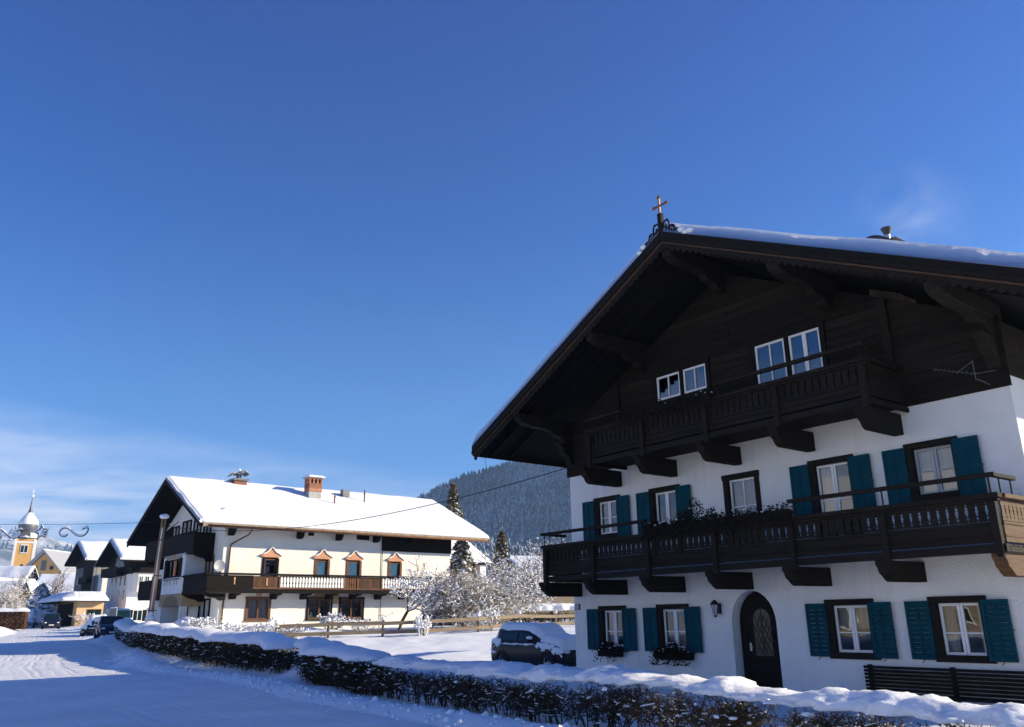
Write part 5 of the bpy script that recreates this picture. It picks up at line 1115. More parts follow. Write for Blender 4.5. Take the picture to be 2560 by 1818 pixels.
# ================================================================== garden fence
fence = thing('garden_fence', 'weathered split rail fence in the snow between the two gardens', 'fence', (0, 0, 0))
fp = [(-11.2, 40.2), (-8.9, 40.8), (-6.4, 41.4), (-4.35, 41.9), (-1.9, 43.4), (.2, 45.6), (2.2, 47.4), (4.6, 49.2)]
for (p, q) in zip(fp[:-1], fp[1:]):
    zp, zq = gz(*p), gz(*q)
    for h_, w_ in ((.62, .17), (.22, .17)):
        mb = MB(); mb.beam((p[0], p[1]-.06, zp+h_+rng.uniform(-.03, .03)), (q[0], q[1]-.06, zq+h_+rng.uniform(-.03, .03)), .04, w_); mb.build('rail', GREYW, fence, bevel=.008)
for p in fp:
    zp = gz(*p); mb = MB(); mb.tube([(p[0], p[1], zp-.2), (p[0], p[1], zp+.78)], .06, 7); ps = mb.build('post', GREYW if rng.random() < .5 else TWIG, fence)
    mb = MB(); mb.blob((p[0], p[1], zp+.82), (.11, .11, .09), int(p[0]*3), .3); mb.build('snow', SNOW, ps, smooth=True)

# ================================================================== poles, cables, star garland
t = thing('utility_pole', 'tall double timber pole with snow on its top and on its concrete foot', 'pole', (-19.5, 45.8, -.25))
mb = MB(); mb.box(-.22, .18, -.2, .2, .3, 2.02); mb.build('concrete_foot', CONC, t, bevel=.02)
for sx, dy in ((-.085, 0), (.085, .0)):
    mb = MB(); mb.tube([(sx-.06, dy, 1.8), (sx+.12, dy, 7.38)], .066, 9, .058); mb.build('timber', POLEW, t, smooth=True)
mb = MB(); mb.beam((-.045, -.05, 2.1), (.105, -.05, 6.9), .05, .05); mb.build('white_conduit', WPAINT, t)
mb = MB(); 
for z_ in (2.5, 4.3, 6.2): mb.box(-.22+.034*(z_-1.7), .20+.034*(z_-1.7), -.1, .1, z_, z_+.05)
mb.build('clamp', IRON, t)
mb = MB(); mb.blob((.13, 0, 7.48), (.25, .24, .17), 3, .25, .6, 12, 8); mb.build('cap_snow', SNOW, t, smooth=True)
mb = MB(); mb.blob((-.02, -.02, 2.12), (.25, .25, .20), 5, .25, .7, 12, 8); mb.blob((-.0, -.1, 2.34), (.14, .12, .12), 6, .3, .7, 10, 6); mb.build('foot_snow', SNOW, t, smooth=True)
def cable(name, label, a, b, sag, r=.014, n=26):
    mb = MB(); a = Vector(a); b = Vector(b); mb.tube([a.lerp(b, k/n)-Vector((0, 0, 4*sag*(k/n)*(1-k/n))) for k in range(n+1)], r, 5); return tag(mb.build(name, WIRE), label, 'cable')
p = h1(1.0, -.15, 6.0)
cable('overhead_cable', 'thin black cable sagging from the timber pole across the farmhouse to the big chalet', (-19.35, 45.7, 6.75), p, .95)
cable('garland_wire', 'thin wire carrying the star garland across the street from the timber pole', (-19.4, 45.7, 6.95), (-36, 46.6, 7.35), .16, .012)
def tube_snow(t, pts, r, sn):
    mb = MB(); mb.tube(pts, r, 6); mb.build('frame', WIRE, t)
    mb = MB(); run = []
    for i in range(len(pts)-1):
        a = Vector(pts[i]); b = Vector(pts[i+1]); d = (b-a).normalized()
        if abs(d.z) < .9: run.append(i)
    P0 = [tuple(Vector(pts[i])+Vector((0, -.005, r+sn*.35))) for i in run]; P1 = [tuple(Vector(pts[i+1])+Vector((0, -.005, r+sn*.35))) for i in run]
    if run:
        k = np.array([1-.55*abs((Vector(pts[i+1])-Vector(pts[i])).normalized().z) for i in run])*sn
        np_mesh('snow', *segs_geo(P0, P1, k, k, 7), SNOW, t, True)
t = thing('star_decoration', 'wire star with snow on its arms hanging over the street before the church', 'decoration', (-26.68, 46.9, 6.62))
pts = []
for k in range(11):
    th = math.pi/2+.12+math.pi*k/5; r_ = .40 if k % 2 == 0 else .185; pts.append((r_*math.cos(th), 0, r_*math.sin(th)))
pp = []
for a, b in zip(pts[:-1], pts[1:]): pp += [tuple(Vector(a).lerp(Vector(b), q/3)) for q in range(3)]
pp.append(pts[-1]); tube_snow(t, pp, .032, .045)
mb = MB(); mb.tube([(-.02, 0, .40), (0, 0, .47)], .008, 4); mb.build('hanger', WIRE, t)
def scroll(label, x_, z_, s):
    t = thing('scroll_decoration', label, 'decoration', (x_, 46.9, z_), 0, 'scroll decorations over the street')
    k = [(-.36, -.14), (-.47, -.24), (-.64, -.25), (-.80, -.13), (-.83, .03), (-.70, .18), (-.52, .22), (-.32, .15), (-.1, -.03), (.15, -.20), (.38, -.25), (.58, -.20), (.72, -.04), (.77, .14), (.68, .22), (.55, .19), (.42, .13)]
    P = []
    for i in range(len(k)-1):
        p0 = k[max(i-1, 0)]; p1 = k[i]; p2 = k[i+1]; p3 = k[min(i+2, len(k)-1)]
        for q in range(4):
            u_ = q/4; P.append(tuple(.5*((2*p1[c])+(-p0[c]+p2[c])*u_+(2*p0[c]-5*p1[c]+4*p2[c]-p3[c])*u_*u_+(-p0[c]+3*p1[c]-3*p2[c]+p3[c])*u_**3) for c in (0, 1)))
    P.append(k[-1]); tube_snow(t, [(p[0]*s, 0, p[1]*s) for p in P], .034, .058)
    mb = MB(); mb.tube([(-.5*s, 0, .22*s), (-.5*s, 0, 7.0-z_)], .007, 4); mb.tube([(.66*s, 0, .22*s), (.66*s, 0, 7.0-z_)], .007, 4); mb.build('hanger', WIRE, t)
scroll('snowy wire scroll hanging right of the wire star', -24.83, 6.61, 1.0)
scroll('snowy wire scroll left of the star, cut by the photo edge', -28.55, 6.56, 1.0)

# ================================================================== the street beyond: inns, barns, church, annex
def gabled(root, L, D, zw, za, ov, eo, base, wallm, roofm=BWOOD, snow=.28, clad=None, zc=None):
    """body and roof of a gabled house in local axes: x along the ridge, y across, base at z=base"""
    mb = MB(); mb.box(0, L, 0, D, base, zw); mb.prism([(0, zw), (D, zw), (D/2, za-.35)], 'x', 0, L); w = mb.build('wall', wallm, root)
    if clad:
        mb = MB(); mb.prism([(-.05, zc), (D+.05, zc), (D+.05, zw), (D/2, za-.4), (-.05, zw)], 'x', -.06, -.003); mb.box(-.06, L, -.05, -.003, zc, zw-.1); mb.build('cladding', clad, root)
    sl = (za-zw)/(D/2); ze = za-sl*(D/2+eo)
    mb = MB()
    for e in (-eo, D+eo): mb.prism([(D/2, za), (e, ze), (e, ze-.22), (D/2, za-.25)], 'x', -ov, L+ov)
    rf = mb.build('roof', roofm, root, bevel=.01)
    for e in (-eo-.08, D+eo+.08): snow_sheet(lambda uu, vv, e=e: Vector((-ov-.05+(L+2*ov+.1)*vv, D/2+(e-D/2)*uu, za+(ze-za)*uu*1.0+.004)), 14, 26, snow, 'snow_blanket', rf, lump=.3, fs=.4, edge=.3, seed=za)
    return w, rf
def flat_window(parent, x0, x1, z0, z1, y=-.02, fr=WPAINT, shut=None):
    mb = MB(); t = .07; mb.box(x0, x0+t, y-.03, y+.019, z0+t, z1-t); mb.box(x1-t, x1, y-.03, y+.019, z0+t, z1-t); mb.box(x0, x1, y-.03, y+.019, z0, z0+t); mb.box(x0, x1, y-.03, y+.019, z1-t, z1); xm = (x0+x1)/2; mb.box(xm-.03, xm+.03, y-.025, y+.019, z0+t, z1-t)
    w = mb.build('window', fr, parent); mb = MB(); mb.box(x0+.02, x1-.02, y-.012, y+.012, z0+.02, z1-.02); mb.build('pane', CGLASS, w)
    if shut:
        for a, b in ((x0-.5, x0-.02), (x1+.02, x1+.5)): mb = MB(); mb.box(a, b, y-.05, y+.015, z0, z1); mb.build('shutter', shut, w)
    return w
def side_window(parent, y0, y1, z0, z1, x_, fr=WPAINT):
    mb = MB(); t = .07; mb.box(x_-.03, x_+.02, y0, y0+t, z0+t, z1-t); mb.box(x_-.03, x_+.02, y1-t, y1, z0+t, z1-t); mb.box(x_-.03, x_+.02, y0, y1, z0, z0+t); mb.box(x_-.03, x_+.02, y0, y1, z1-t, z1)
    w = mb.build('window', fr, parent); mb = MB(); mb.box(x_-.012, x_+.015, y0+.02, y1-.02, z0+.02, z1-.02); mb.build('pane', CGLASS, w); return w
# nearer inn
inn = thing('inn', 'white three storey inn with dark gable and bay window behind the timber pole', 'house', (-51.2, 112.0, 0), H2R)
gabled(inn, 16, 11.0, 10.2, 12.6, 1.6, 1.3, .6, PLASTER, snow=.45, clad=BWOOD, zc=7.9)
for z0 in (2.2, 4.6, 6.35):
    for k in range(4): side_window(inn, 1.0+2.2*k, 2.1+2.2*k, z0, z0+1.35, -.03)
for z0 in (1.9, 4.4, 6.6):
    for k in range(5):
        if not (k == 0 and z0 > 2): flat_window(inn, 1.0+3.0*k, 2.2+3.0*k, z0, z0+1.4, -.03, WPAINT, BWOOD)
mb = MB(); bp = [(.4, -.003), (.9, -1.0), (3.2, -1.0), (3.7, -.003)]; mb.prism(bp, 'z', 5.6, 8.0); bw = mb.build('bay', CREAM, inn)
mb = MB(); mb.prism([(.1, -.004), (.7, -1.3), (3.4, -1.3), (4.0, -.004)], 'z', 8.003, 8.25); mb.prism([(.5, -.004), (1.1, -.9), (3.0, -.9), (3.5, -.004)], 'z', 8.253, 8.7); mb.build('bay_roof', BWOOD, bw)
for a, b in ((1.0, 1.55), (1.75, 2.35), (2.55, 3.1)): flat_window(bw, a, b, 6.4, 7.6, -1.02, WPAINT)
mb = MB(); mb.box(4.6, 9.5, -1.3, -.003, 3.2, 3.35); mb.box(4.6, 9.5, -1.35, -1.28, 3.353, 4.4); mb.box(5.0, 9.5, -1.3, -.004, 5.6, 5.75); mb.box(5.0, 9.5, -1.35, -1.28, 5.753, 6.7); mb.build('balcony', BWOOD, inn)
mb = MB(); mb.box(-1.25, -.061, 1.4, 9.6, 7.75, 7.9); mb.box(-1.3, -1.22, 1.4, 9.6, 7.903, 8.9); mb.build('gable_balcony', BWOOD, inn)
mb = MB(); mb.prism([(2.5, 9.0), (7.5, 9.0), (7.0, 10.2), (5.5, 10.9), (4.0, 10.2)], 'x', -.09, -.061); mb.build('gable_painting', SHEET, inn)
mb = MB(); mb.box(9, 9.6, 5.2, 5.8, 12.3, 13.5); ic = mb.build('chimney', CONC, inn)
mb = MB(); mb.box(8.9, 9.7, 5.1, 5.9, 13.503, 13.72); mb.build('snow', SNOW, ic, bevel=.05)
# farther inn with street front canopy
inn2 = thing('inn', 'grey and brown inn with balconies beyond the white inn, above the snowy canopy', 'house', (-64.5, 129.0, 0), H2R)
gabled(inn2, 16, 12.0, 11.4, 14.0, 1.6, 1.2, .6, CLADG, snow=.5, clad=BWOOD, zc=10.2)
mb = MB()
mb.box(-.7, -.062, .6, 6.2, 4.6, 4.75); mb.box(-.75, -.68, .6, 6.2, 4.753, 5.7); mb.box(-.7, -.062, .6, 6.2, 7.6, 7.75); mb.box(-.75, -.68, .6, 6.2, 7.753, 8.6); mb.box(-.08, -.062, .5, 6.4, 4.4, 10.2)
mb.build('balcony', BWOOD, inn2)
for z0 in (2.6, 5.2, 7.6):
    for k in range(2): side_window(inn2, 7.4+2.0*k, 8.4+2.0*k, z0, z0+1.4, -.03, SHEET)
mb = MB(); mb.box(.8, 8, -2.6, -.003, 6.0, 8.6); mb.build('white_box_bay', CREAM, inn2)
mb = MB(); mb.box(.6, 8.1, -2.8, -.004, 8.603, 8.85); mb.build('bay_snow', SNOW, inn2, bevel=.08)
mb = MB(); mb.box(1.2, 6, -2.62, -2.603, 3.2, 5.9); mb.build('orange_boarding', TANW, inn2)
mb = MB(); mb.prism([(2.0, 13.0), (4.2, 12.2), (4.2, 13.9)], 'x', 6.5, 9.0); mb.build('skylight', NAVY, inn2)
shop = thing('canopy_shop', 'low ochre shop wing with a wide snow covered canopy roof beside the inns', 'shop', (-55.0, 107.0, 0), H2R)
mb = MB(); mb.box(0, 3.1, 0, 12, .6, 4.3); mb.build('wall', mat('ochre_wall', (0.66, 0.46, 0.26), 0.9, 0.1, var=(0.60, 0.40, 0.22), vscale=.6), shop)
mb = MB(); mb.box(-2.1, 3.3, -1.1, 13.5, 4.303, 4.45); cr = mb.build('canopy', BWOOD, shop)
snow_sheet(lambda uu, vv: Vector((-2.15+2.2*uu, -1.15+14.7*vv, 4.40+1.0*uu*min(1, vv*6))), 8, 18, .35, 'canopy_snow', cr, edge=.25)
snow_sheet(lambda uu, vv: Vector((-.4+3.8*uu, -1.15+3.2*vv, 4.40+1.0*vv)), 10, 8, .35, 'canopy_snow', cr, edge=.25)
for a in (1.2,): flat_window(shop, a, a+1.7, 2.1, 3.4, -.03, MWOOD)
mb = MB(); mb.box(-.06, -.003, 2.0, 11.0, 1.4, 4.2); mb.build('shopfront', BWOOD, shop)
# barns and roofs at the end of the street
def barn(label, pos, rz, L, D, zw, za, wm, snow=.5, wins=0):
    t = thing('barn', label, 'barn', pos, rz); gabled(t, L, D, zw, za, 1.0, .9, -.5, wm, snow=snow)
    for k in range(wins): flat_window(t, 1.2+2.2*k, 2.4+2.2*k, zw-1.3, zw-.8, -.03, GREYW)
    return t
BARNW = mat('barn_boards', (0.085, 0.058, 0.038), 0.85, 0.1, var=(0.055, 0.038, 0.026), vscale=2.0, groove=(0, .3), gcol=.7)
barn('dark boarded barn with long snowy roof below the yellow church gable', (-97.5, 172.0, 1.0), R(8), 15, 9, 6.2, 10.4, BARNW, .5, 3)
barn('small steep roofed barn in front of the church tower', (-100.8, 164.0, 1.0), R(62), 9, 7.0, 6.2, 9.4, BARNW)
barn('low brown barn with broad snowy roof behind the russet hedge', (-100.5, 148.0, 1.0), R(4), 11.2, 9, 4.4, 8.0, BARNW)
barn('tall house with a steep white roof cut off by the left photo edge', (-128.0, 192.0, 1.0), R(3), 14.5, 10, 8.4, 13.4, BARNW, .7)
ch = thing('church', 'yellow church with white edged tower, onion dome and steep nave gable', 'church', (-149.5, 255.0, 0), R(28))
mb = MB(); mb.box(-2.75, 2.75, -2.75, 2.75, 0, 26.6); tw = mb.build('tower', YPLAST, ch)
mb = MB()
for sx in (-1, 1):
    for sy in (-1, 1): mb.box(sx*2.5-.32, sx*2.5+.32, sy*2.5-.32, sy*2.5+.32, 0, 26.5)
mb.box(-2.83, 2.83, -2.83, 2.83, 25.2, 25.7); mb.build('white_quoin', WPAINT, tw)
for sx, sy in ((0, -1), (-1, 0)):
    mb = MB()
    if sy: mb.box(-1.0, 1.0, -2.9, -2.751, 22.2, 24.8)
    else: mb.box(-2.9, -2.751, -1.0, 1.0, 22.2, 24.8)
    bw_ = mb.build('belfry_window', WPAINT, tw); mb = MB()
    for k in (-.48, .48):
        if sy: mb.box(k-.38, k+.38, -2.93, -2.901, 22.5, 24.5)
        else: mb.box(-2.93, -2.901, k-.38, k+.38, 22.5, 24.5)
    mb.build('louver', CGLASS, bw_)
mb = MB(); mb.lathe([(.0, -2.78), (.45, -2.78), (.45, -2.76), (0, -2.76)], 12, (0, 0, 18.6), 'y'); mb.build('round_window', NAVY, tw)
mb = MB(); mb.lathe([(1.15, -3.05), (1.15, -2.8)], 20, (0, 0, 27.6), 'y'); mb.lathe([(0, -3.06), (1.15, -3.05)], 20, (0, 0, 27.6), 'y'); ck = mb.build('clock', SHEET, tw)
mb = MB(); mb.beam((0, -3.1, 27.6), (0, -3.1, 28.4), .1, .05, (0, 1, 0)); mb.beam((0, -3.1, 27.6), (.55, -3.1, 27.3), .1, .05, (0, 1, 0)); mb.lathe([(1.05, -3.1), (1.18, -3.1), (1.18, -3.07), (1.05, -3.07)], 20, (0, 0, 27.6), 'y'); mb.build('clock_hand', RUST, ck)
mb = MB(); mb.lathe([(3.4, 26.6), (3.5, 26.8), (2.9, 27.6), (2.1, 28.4)], 8, (0, 0, 0)); sk = mb.build('dome_skirt', SHEET, ch)
mb = MB(); mb.lathe([(3.52, 26.95), (3.4, 27.15), (2.8, 27.95), (2.15, 28.45)], 8, (0, 0, 0)); mb.build('snow', SNOW, sk)
mb = MB(); mb.lathe([(1.75, 28.3), (2.25, 29.1), (2.65, 30.1), (2.7, 31.0), (2.35, 32.1), (1.65, 33.2), (.95, 34.2), (.52, 35.2), (.32, 36.4), (.2, 38.2), (.08, 39.6)], 12, (0, 0, 0)); dm = mb.build('onion_dome', SHEET, ch, smooth=True)
mb = MB(); mb.lathe([(2.74, 30.9), (2.8, 31.15), (2.45, 32.2), (1.75, 33.25), (1.02, 34.2), (.66, 34.8), (.42, 35.1)], 12, (.0, 0, 0)); mb.build('snow', SNOW, dm, smooth=True)
mb = MB(); mb.lathe([(0, 39.3), (.3, 39.5), (.36, 39.8), (.3, 40.1), (0, 40.3)], 10, (0, 0, 0)); mb.box(-.06, .06, -.06, .06, 40.2, 42.0); mb.box(-.45, .45, -.05, .05, 41.2, 41.35); mb.build('spire_cross', WPAINT, ch)
nv = thing('nave', 'yellow church nave with a steep gable and round windows right of the tower', 'church', (-138.8, 238.5, 0), R(-4))
mb = MB(); mb.prism([(0, 0), (10.6, 0), (10.6, 15.8), (5.3, 20.9), (0, 15.8)], 'y', 0, 22); mb.build('wall', YPLAST, nv)
mb = MB(); mb.prism([(-.9, 15.2), (5.3, 21.3), (11.5, 15.2), (11.5, 15.7), (5.3, 21.9), (-.9, 15.7)], 'y', -.9, 22.5); nr_ = mb.build('roof', GPAINT, nv)
snow_sheet(lambda uu, vv: Vector((5.3-6.3*uu, -1+23.6*vv, 21.9-6.25*uu)), 10, 14, .5, 'snow_blanket', nr_, edge=.4)
mb = MB()
for x_ in (3.0, 7.8): mb.lathe([(0, -.06), (.62, -.06), (.62, -.003)], 14, (x_, 0, 16.9), 'y')
mb.build('round_window', NAVY, nv)
mb = MB(); mb.box(4.6, 6.1, -.08, -.003, 16.2, 19.0); mb.build('gable_window', SHEET, nv)
# annex to the farmhouse and a roof in the valley
an = thing('annex', 'snowy roofed annex with white corner post behind the right end of the farmhouse', 'house', (-13.5, 68.5, 0), H2R)
gabled(an, 13.2, 9.0, 7.0, 9.5, .6, 1.1, .5, GREYW, snow=.2)
mb = MB(); mb.box(12.6, 13.25, -.9, -.25, .5, 6.6); mb.build('white_post', PLASTER, an); mb = MB(); mb.box(8.0, 12.5, -.08, -.003, 4.6, 6.5); mb.build('dark_boarding', BWOOD, an)
mb = MB(); mb.box(9.5, 13.4, -1.1, -.02, 3.0, 3.25); mb.build('ledge', MWOOD, an)
vh = thing('valley_house', 'small house with shaded snowy roof behind the frosty trees left of the chalet', 'house', (1.2, 84.0, 0), R(24))
gabled(vh, 10, 8, 5.9, 7.6, .8, .8, .5, GREYW, snow=.35)
# russet hedge on the left with its timber wall
t = thing('hedge', 'tall russet clipped hedge under snow at the left edge of the street', 'hedge', (0, 0, 0))
mb = MB(); g_ = np.random.default_rng(77); n = 9000
u_ = g_.random(n); w_ = g_.uniform(-.6, .6, n); z_ = g_.uniform(.0, 1.75, n)
e0, e1 = np.array([-56.5, 87.0]), np.array([-50.55, 88.6]); dd = (e1-e0)/np.linalg.norm(e1-e0); nn = np.array([-dd[1], dd[0]])
P = np.concatenate([e0+(e1-e0)*u_[:, None]+nn*w_[:, None], (1.25+z_)[:, None]], 1)
np_mesh('leaves', *leaves_geo(P, .085), RLEAF, t)
mb = MB(); c0 = Vector((e0[0], e0[1], 0)); c1 = Vector((e1[0], e1[1], 0)); mb.beam((e0[0], e0[1], 2.0), (e1[0]-.1, e1[1], 2.0), .95, 1.6); mb.build('core', mat('hedge_core', (0.085, 0.045, 0.026), 0.95, 0.05, var=(.05, .03, .018), vscale=3, bump=.05, bscale=8), t)
snow_sheet(lambda uu, vv: Vector((e0[0]+(e1[0]-e0[0])*uu+nn[0]*(vv-.5)*1.5, e0[1]+(e1[1]-e0[1])*uu+nn[1]*(vv-.5)*1.5, 2.95)), 24, 8, .28, 'snow_cap', t, lump=.5, edge=.25)
tree('tree', 'russet brown bush tree over the tall russet hedge', gpos(-57.2, 96.0), 5.2, 'bush', 61)
tree('tree', 'grey leafless tree before the low brown barn', gpos(-64.0, 112.0), 7.6, 'bare', 62)
conifer('conifer', 'frosted round conifer at the end of the street between the barns', gpos(-77.0, 138.0), 6.6, 3.2, 63, .7, NEEDLEB, None, .6)
tree('tree', 'tall frosty bare tree rising over the barn roof below the nave', gpos(-79.5, 146.0), 11.0, 'bare', 64)
for i, (x_, y_, lb) in enumerate([(-53.2, 106.3, 'snowy shrub before the ochre shop wall, nearest the street'), (-50.8, 107.8, 'snowy shrub before the ochre shop wall, nearest the white inn'), (-60.0, 109.8, 'snow laden shrub beside the canopy post')]): shrub(lb, gpos(x_, y_), 2.6, 1.7, 70+i, TWIG, 1, 'snowy shrubs by the shop')
lp = thing('street_lamp', 'thin grey street lamp left of the snowy canopy at the end of the street', 'lamp', gpos(-73.5, 131.0))
mb = MB(); mb.tube([(0, 0, 0), (0, 0, 5.0), (.5, 0, 5.4)], .06, 6); mb.build('mast', STEEL, lp); mb = MB(); mb.blob((.7, 0, 5.4), (.3, .14, .1), 2, .1); mb.build('lamp_head', GPAINT, lp)
ms = thing('summit_mast', 'thin mast on the crest of the wooded hill above the valley', 'mast', (-50.5, 1480, 262))
mb = MB(); mb.tube([(3, 0, -8), (-3.5, 0, 26)], .55, 5); mb.build('pole', WIRE, ms); mb = MB(); mb.blob((-3.6, 0, 26), 1.6, 1, .1); mb.build('top', WIRE, ms)

# ================================================================== cars
def car(label, pos, rz, paint, L=4.2, Wd=1.76, H=1.46, snow=.14, style='hatch', seed=1, side_snow=0.0, group=None):
    """x forward, wheels on z=0"""
    t = thing('parked_car', label, 'car', pos, rz, group); hw = Wd/2; fx = L/2
    top = {'hatch': [(-1, .62, .62), (-.985, .95, .96), (-.90, .98, 1.18), (-.78, .98, 1.42), (-.60, .98, H), (-.20, .97, H+.01), (.06, .96, H-.03), (.22, .96, 1.22), (.40, .95, .97), (.62, .92, .93), (.85, .82, .83), (.97, .66, .67), (1, .5, .5)],
           'van': [(-1, .6, .6), (-.985, 1.0, H-.1), (-.95, 1.02, H), (-.4, 1.02, H+.02), (.25, 1.02, H), (.42, 1.0, H-.12), (.62, .98, 1.1), (.8, .92, .95), (.96, .72, .73), (1, .5, .5)]}[style]
    # section rings from sill to roof
    V = []; ring = 14
    for (x_, zb, zt) in top:
        X = x_*fx; e = 1-.10*max(0, abs(x_)-.75)/.25; w = hw*e; cab = zt-zb > .05; wr = w*(.80 if cab else .93)
        half = [(0, .20), (w*.86, .20), (w*.97, .32), (w, .55), (w*.985, zb-.04 if zb > .62 else zb-.03), (w*.95, zb), (wr if cab else w*.9, zt-.03 if cab else zb+.005), (wr*.82 if cab else w*.6, zt if cab else zb+.015)]
        pts = half+[(-y_, z_) for y_, z_ in reversed(half[1:])]
        V += [(X, y_, z_) for y_, z_ in pts]; ring = len(pts)
    mb = MB(); mb.add(V, [(i*ring+j, i*ring+(j+1) % ring, (i+1)*ring+(j+1) % ring, (i+1)*ring+j) for i in range(len(top)-1) for j in range(ring)]+[tuple(range(ring-1, -1, -1)), tuple((len(top)-1)*ring+j for j in range(ring))])
    body = mb.build('body', paint, t, smooth=True)
    sm = body.modifiers.new('edge', 'BEVEL'); sm.width = .02; sm.segments = 2; sm.limit_method = 'ANGLE'; sm.angle_limit = R(40)
    tx = [q[0]*fx for q in top]; tzb = [q[1] for q in top]; tzt = [q[2] for q in top]
    zbel = lambda X: float(np.interp(X, tx, tzb)); zrf = lambda X: float(np.interp(X, tx, tzt))
    def wside(X, z):
        zb, zt = zbel(X), zrf(X); e = 1-.10*max(0, abs(X/fx)-.75)/.25; k = (z-zb)/max(zt-.03-zb, .01); return hw*e*(.95+(.80-.95)*min(max(k, 0), 1))
    for sy in (1, -1):
        for a, b in (((-.70, -.22), (-.18, .20)) if style == 'hatch' else ((.02, .40), (-.55, -.05))):
            mb = MB(); n = 8; vs = []
            for i in range(n+1):
                X = fx*(a+(b-a)*i/n); z0 = zbel(X)+.035; z1 = max(z0+.01, zrf(X)-.09)
                vs += [(X, sy*(wside(X, z0)+.012), z0), (X, sy*(wside(X, z1)+.012), z1)]
            mb.add(vs, [(2*i, 2*i+2, 2*i+3, 2*i+1) if sy > 0 else (2*i, 2*i+1, 2*i+3, 2*i+2) for i in range(n)]); mb.build('side_window', CGLASS, t)
    def screen(a, b, nm_):
        mb = MB(); vs = []
        for i in range(7):
            X = fx*(a+(b-a)*i/6); z = zrf(X)+.012; w = hw*.73
            vs += [(X+.01, -w, z), (X+.01, w, z)]
        mb.add(vs, [(2*i, 2*i+2, 2*i+3, 2*i+1) for i in range(6)]); mb.build(nm_, CGLASS, t)
    if style == 'hatch': screen(.09, .38, 'windscreen'); screen(-.80, -.965, 'rear_window')
    else: screen(.44, .60, 'windscreen')
    for sx in (-.62, .62):
        for sy in (1, -1):
            mb = MB(); y0 = sy*(hw-.19); mb.lathe([(.19, 0), (.29, -.005), (.315, .03), (.315, .16), (.29, .20), (.19, .20)], 20, (0, 0, 0), 'y'); mb.v = [(sx*fx+p[0], y0+sy*p[1], .315+p[2]) for p in mb.v]; wh = mb.build('wheel', RUBBER, t, smooth=False)
            mb = MB(); mb.lathe([(0, .17), (.05, .18), (.07, .15), (.17, .165), (.195, .195), (.195, .02)], 20, (0, 0, 0), 'y'); mb.v = [(sx*fx+p[0], y0+sy*p[1], .315+p[2]) for p in mb.v]; mb.build('rim', CHROME, wh)
            mb = MB(); mb.lathe([(.33, .0), (.37, .201), (.33, .204)], 20, (0, 0, 0), 'y'); mb.v = [(sx*fx+p[0], y0+sy*p[1], .315+p[2]) for p in mb.v if True]; mb.build('wheel_arch', RUBBER, t)
    for sy in (1, -1):
        mb = MB(); mb.blob((fx*.93, sy*hw*.70, .66), (.16, .17, .085), 1, 0, n=10, m=6); mb.build('headlight', HLAMP, t, smooth=True)
        mb = MB(); mb.blob((fx*.22, sy*(hw+.10), 1.02), (.07, .11, .075), 1, 0, n=10, m=6); mr = mb.build('wing_mirror', paint, t, smooth=True)
        if snow: mb = MB(); mb.blob((fx*.22, sy*(hw+.10), 1.10), (.09, .13, .06), 2, .2); mb.build('mirror_snow', SNOW, mr, smooth=True)
        mb = MB(); mb.box(fx*-.16, fx*-.10, sy*(hw+.005)-.012, sy*(hw+.005)+.012, .80, .83); mb.box(fx*-.55, fx*-.49, sy*(hw+.005)-.012, sy*(hw+.005)+.012, .80, .83); mb.build('door_handle', BLACKC, t)
    mb = MB(); mb.box(fx*.985, fx+.02, -.45, .45, .34, .50); mb.build('grille', BLACKC, t); mb = MB(); mb.box(fx+.021, fx+.03, -.26, .26, .36, .46); mb.build('number_plate', WPAINT, t)
    if snow > .03:
        nu, nv_ = 44, 22; V = []
        for i in range(nu+1):
            X = -fx*.99+1.95*fx*i/nu; zt = zrf(X); cab = zt-zbel(X) > .05
            for j in range(nv_+1):
                v = -1+2*j/nv_; w = hw*(1.0 if cab else 1.0)*(.93+.10*noise.noise(Vector((X*1.6, (1 if v > 0 else -1)*2, seed)))); y_ = v*w
                edge = max(0, (abs(v)-.70)/.30); endk = min(1, min(i, nu-i)/3+.15)
                dropk = (.28+.34*side_snow)*(1 if cab else .35)
                z = zt+snow*(1+.35*noise.noise(Vector((X*1.4, y_*1.4, seed)))+.12*noise.noise(Vector((X*5, y_*5, seed))))*(1-edge**2*.85)*endk-edge**1.8*dropk*(1+.6*noise.noise(Vector((X*2.2, v*1.5, seed+4))))
                y2 = y_*(1-(.13 if cab else 0)*(1-edge))*(1+.03*edge)
                V.append((X, y2, z))
        idx_ = np.arange((nu+1)*(nv_+1)).reshape(nu+1, nv_+1)
        np_mesh('snow_cover', V, np.stack([idx_[:-1, :-1], idx_[1:, :-1], idx_[1:, 1:], idx_[:-1, 1:]], -1).reshape(-1, 4), SNOW, t, True)
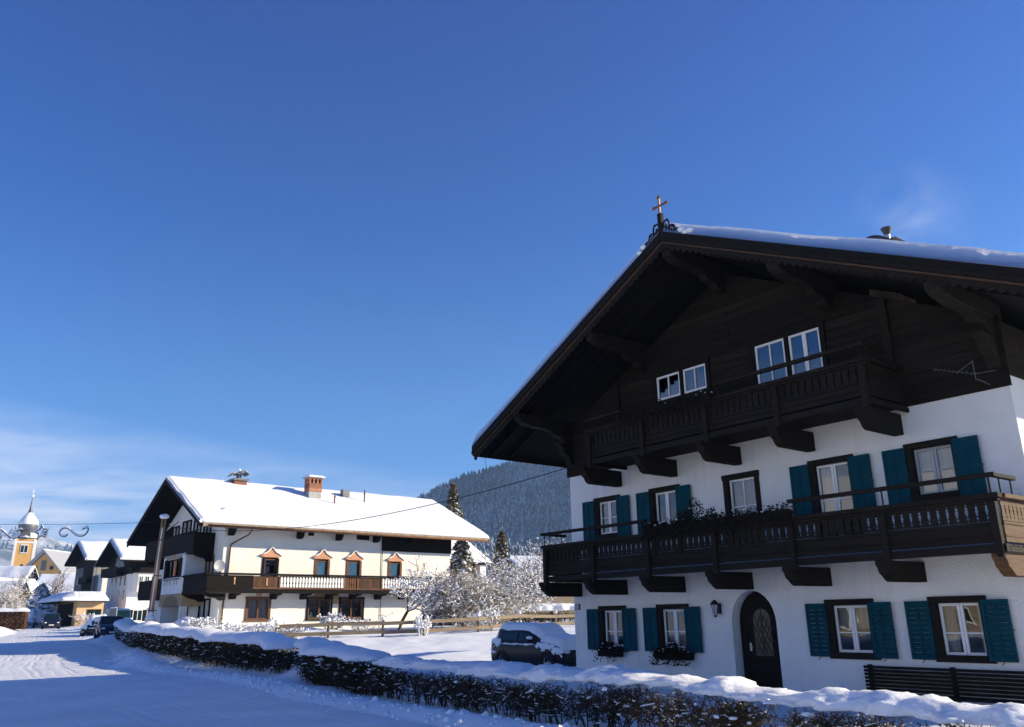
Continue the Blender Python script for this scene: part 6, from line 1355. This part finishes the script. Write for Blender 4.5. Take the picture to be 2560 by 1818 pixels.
    if side_snow:
        for sy in (1, -1):
            mb = MB()
            for k, (X0, X1, zc_, hh) in enumerate(((-.985, -.64, .93, .17), (-.66, .30, .885, .045), (.30, .80, .83, .14), (.72, .985, .68, .13), (-.97, -.80, .60, .07), (.46, .56, .70, .06))):
                n = 40; vs = []
                for i in range(n+1):
                    X = (X0+(X1-X0)*i/n)*fx; e = 1-.10*max(0, abs(X/fx)-.75)/.25; env = min(1, min(i, n-i)/5+.05); y_ = sy*hw*e
                    hu = hh*env*(.75+.8*noise.noise(Vector((X*3.2, k, seed)))+.3*noise.noise(Vector((X*9, k, seed)))); hl = hh*env*(.7+1.1*noise.noise(Vector((X*4.1, k+7, seed)))+.5*noise.noise(Vector((X*11, k+3, seed))))
                    hu = max(hu, .004); hl = max(hl, .004); bul = .045*min(1, (hu+hl)/.1)
                    for (dz, dy) in ((hu, -.015), (hu*.5, bul*.7), (0, bul), (-hl*.5, bul*.9), (-hl, -.01)): vs.append((X, y_*.985+sy*dy, zc_+dz))
                mb.add(vs, [(i*5+j, (i+1)*5+j, (i+1)*5+j+1, i*5+j+1) for i in range(n) for j in range(4)])
            mb.build('clinging_snow', SNOW, t, smooth=True)
    return t
pc = H1P
car('dark car buried under thick snow beside the left wall of the big chalet', (.95, 30.95, gz(.6, 31)-.06), H1R, BLACKC, 4.15, 1.74, 1.36, .22, 'hatch', 3, .9)
car('navy parked car with snowy mirror at the far end of the long hedge', (-28.7, 60.9, gz(-28.7, 60.9)-.05), R(-60), NAVY, 4.4, 1.8, 1.5, .02, 'hatch', 5)
car('car under smooth snow parked just behind the navy car', (-32.6, 69.0, .42), R(-20), BLACKC, 4.4, 1.8, 1.45, .25, 'hatch', 6, .3)
car('car under snow standing further up the right kerb before the white inn', (-38.9, 80.0, .68), R(-62), BLACKC, 4.4, 1.8, 1.45, .30, 'hatch', 7, .3)
car('blue delivery van parked before the white inn', (-40.8, 88.0, 1.0), R(-50), BLUEC, 4.8, 1.95, 2.1, .02, 'van', 8)
car('dark off road car driving toward the viewer in the middle of the street', (-53.9, 99.5, zroad(99.5)+.02), R(-60), NAVY, 4.5, 1.8, 1.7, .0, 'van', 9)
car('blue grey van parked at the left kerb beyond the russet hedge', (-64.2, 112.5, 1.25), R(-62), GREYC, 5.0, 2.0, 2.3, .1, 'van', 10)
car('navy van parked at the left kerb behind the driven dark car', (-66.5, 118.5, 1.27), R(-62), NAVY, 5.0, 2.0, 2.2, .1, 'van', 11)
car('snow crusted car parked under the snowy canopy', (-58.6, 108.0, 1.25), R(-62), GREYC, 4.4, 1.8, 1.45, .35, 'hatch', 12, .5)
t = thing('notice_board', 'grey upright notice board between the snowed in cars before the inn', 'sign', (-36.0, 76.5, .8), R(-30))
mb = MB(); mb.box(-.5, .5, -.06, .06, .5, 2.15); mb.build('panel', SHEET, t, bevel=.01); mb = MB(); mb.box(-.45, -.38, -.04, .04, -.2, .5); mb.box(.38, .45, -.04, .04, -.2, .5); mb.build('leg', STEEL, t); mb = MB(); mb.blob((0, 0, 2.18), (.5, .1, .07), 4); mb.build('snow', SNOW, t, smooth=True)

# ================================================================== hazy valley air
mb = MB(); mb.box(-4300, 4300, -120, 4700, -60, 545)
hz = mb.build('haze', None); hz['kind'] = 'stuff'
hm_ = bpy.data.materials.new('haze_air'); hm_.use_nodes = True; hn = hm_.node_tree; hn.nodes.clear()
ho = N(hn, 'ShaderNodeOutputMaterial'); hv = N(hn, 'ShaderNodeVolumePrincipled'); hv.inputs['Color'].default_value = (0.36, 0.60, 1.0, 1); hv.inputs['Density'].default_value = 0.00020; hv.inputs['Anisotropy'].default_value = 0.2
hn.links.new(hv.outputs[0], ho.inputs['Volume']); hz.data.materials.append(hm_)
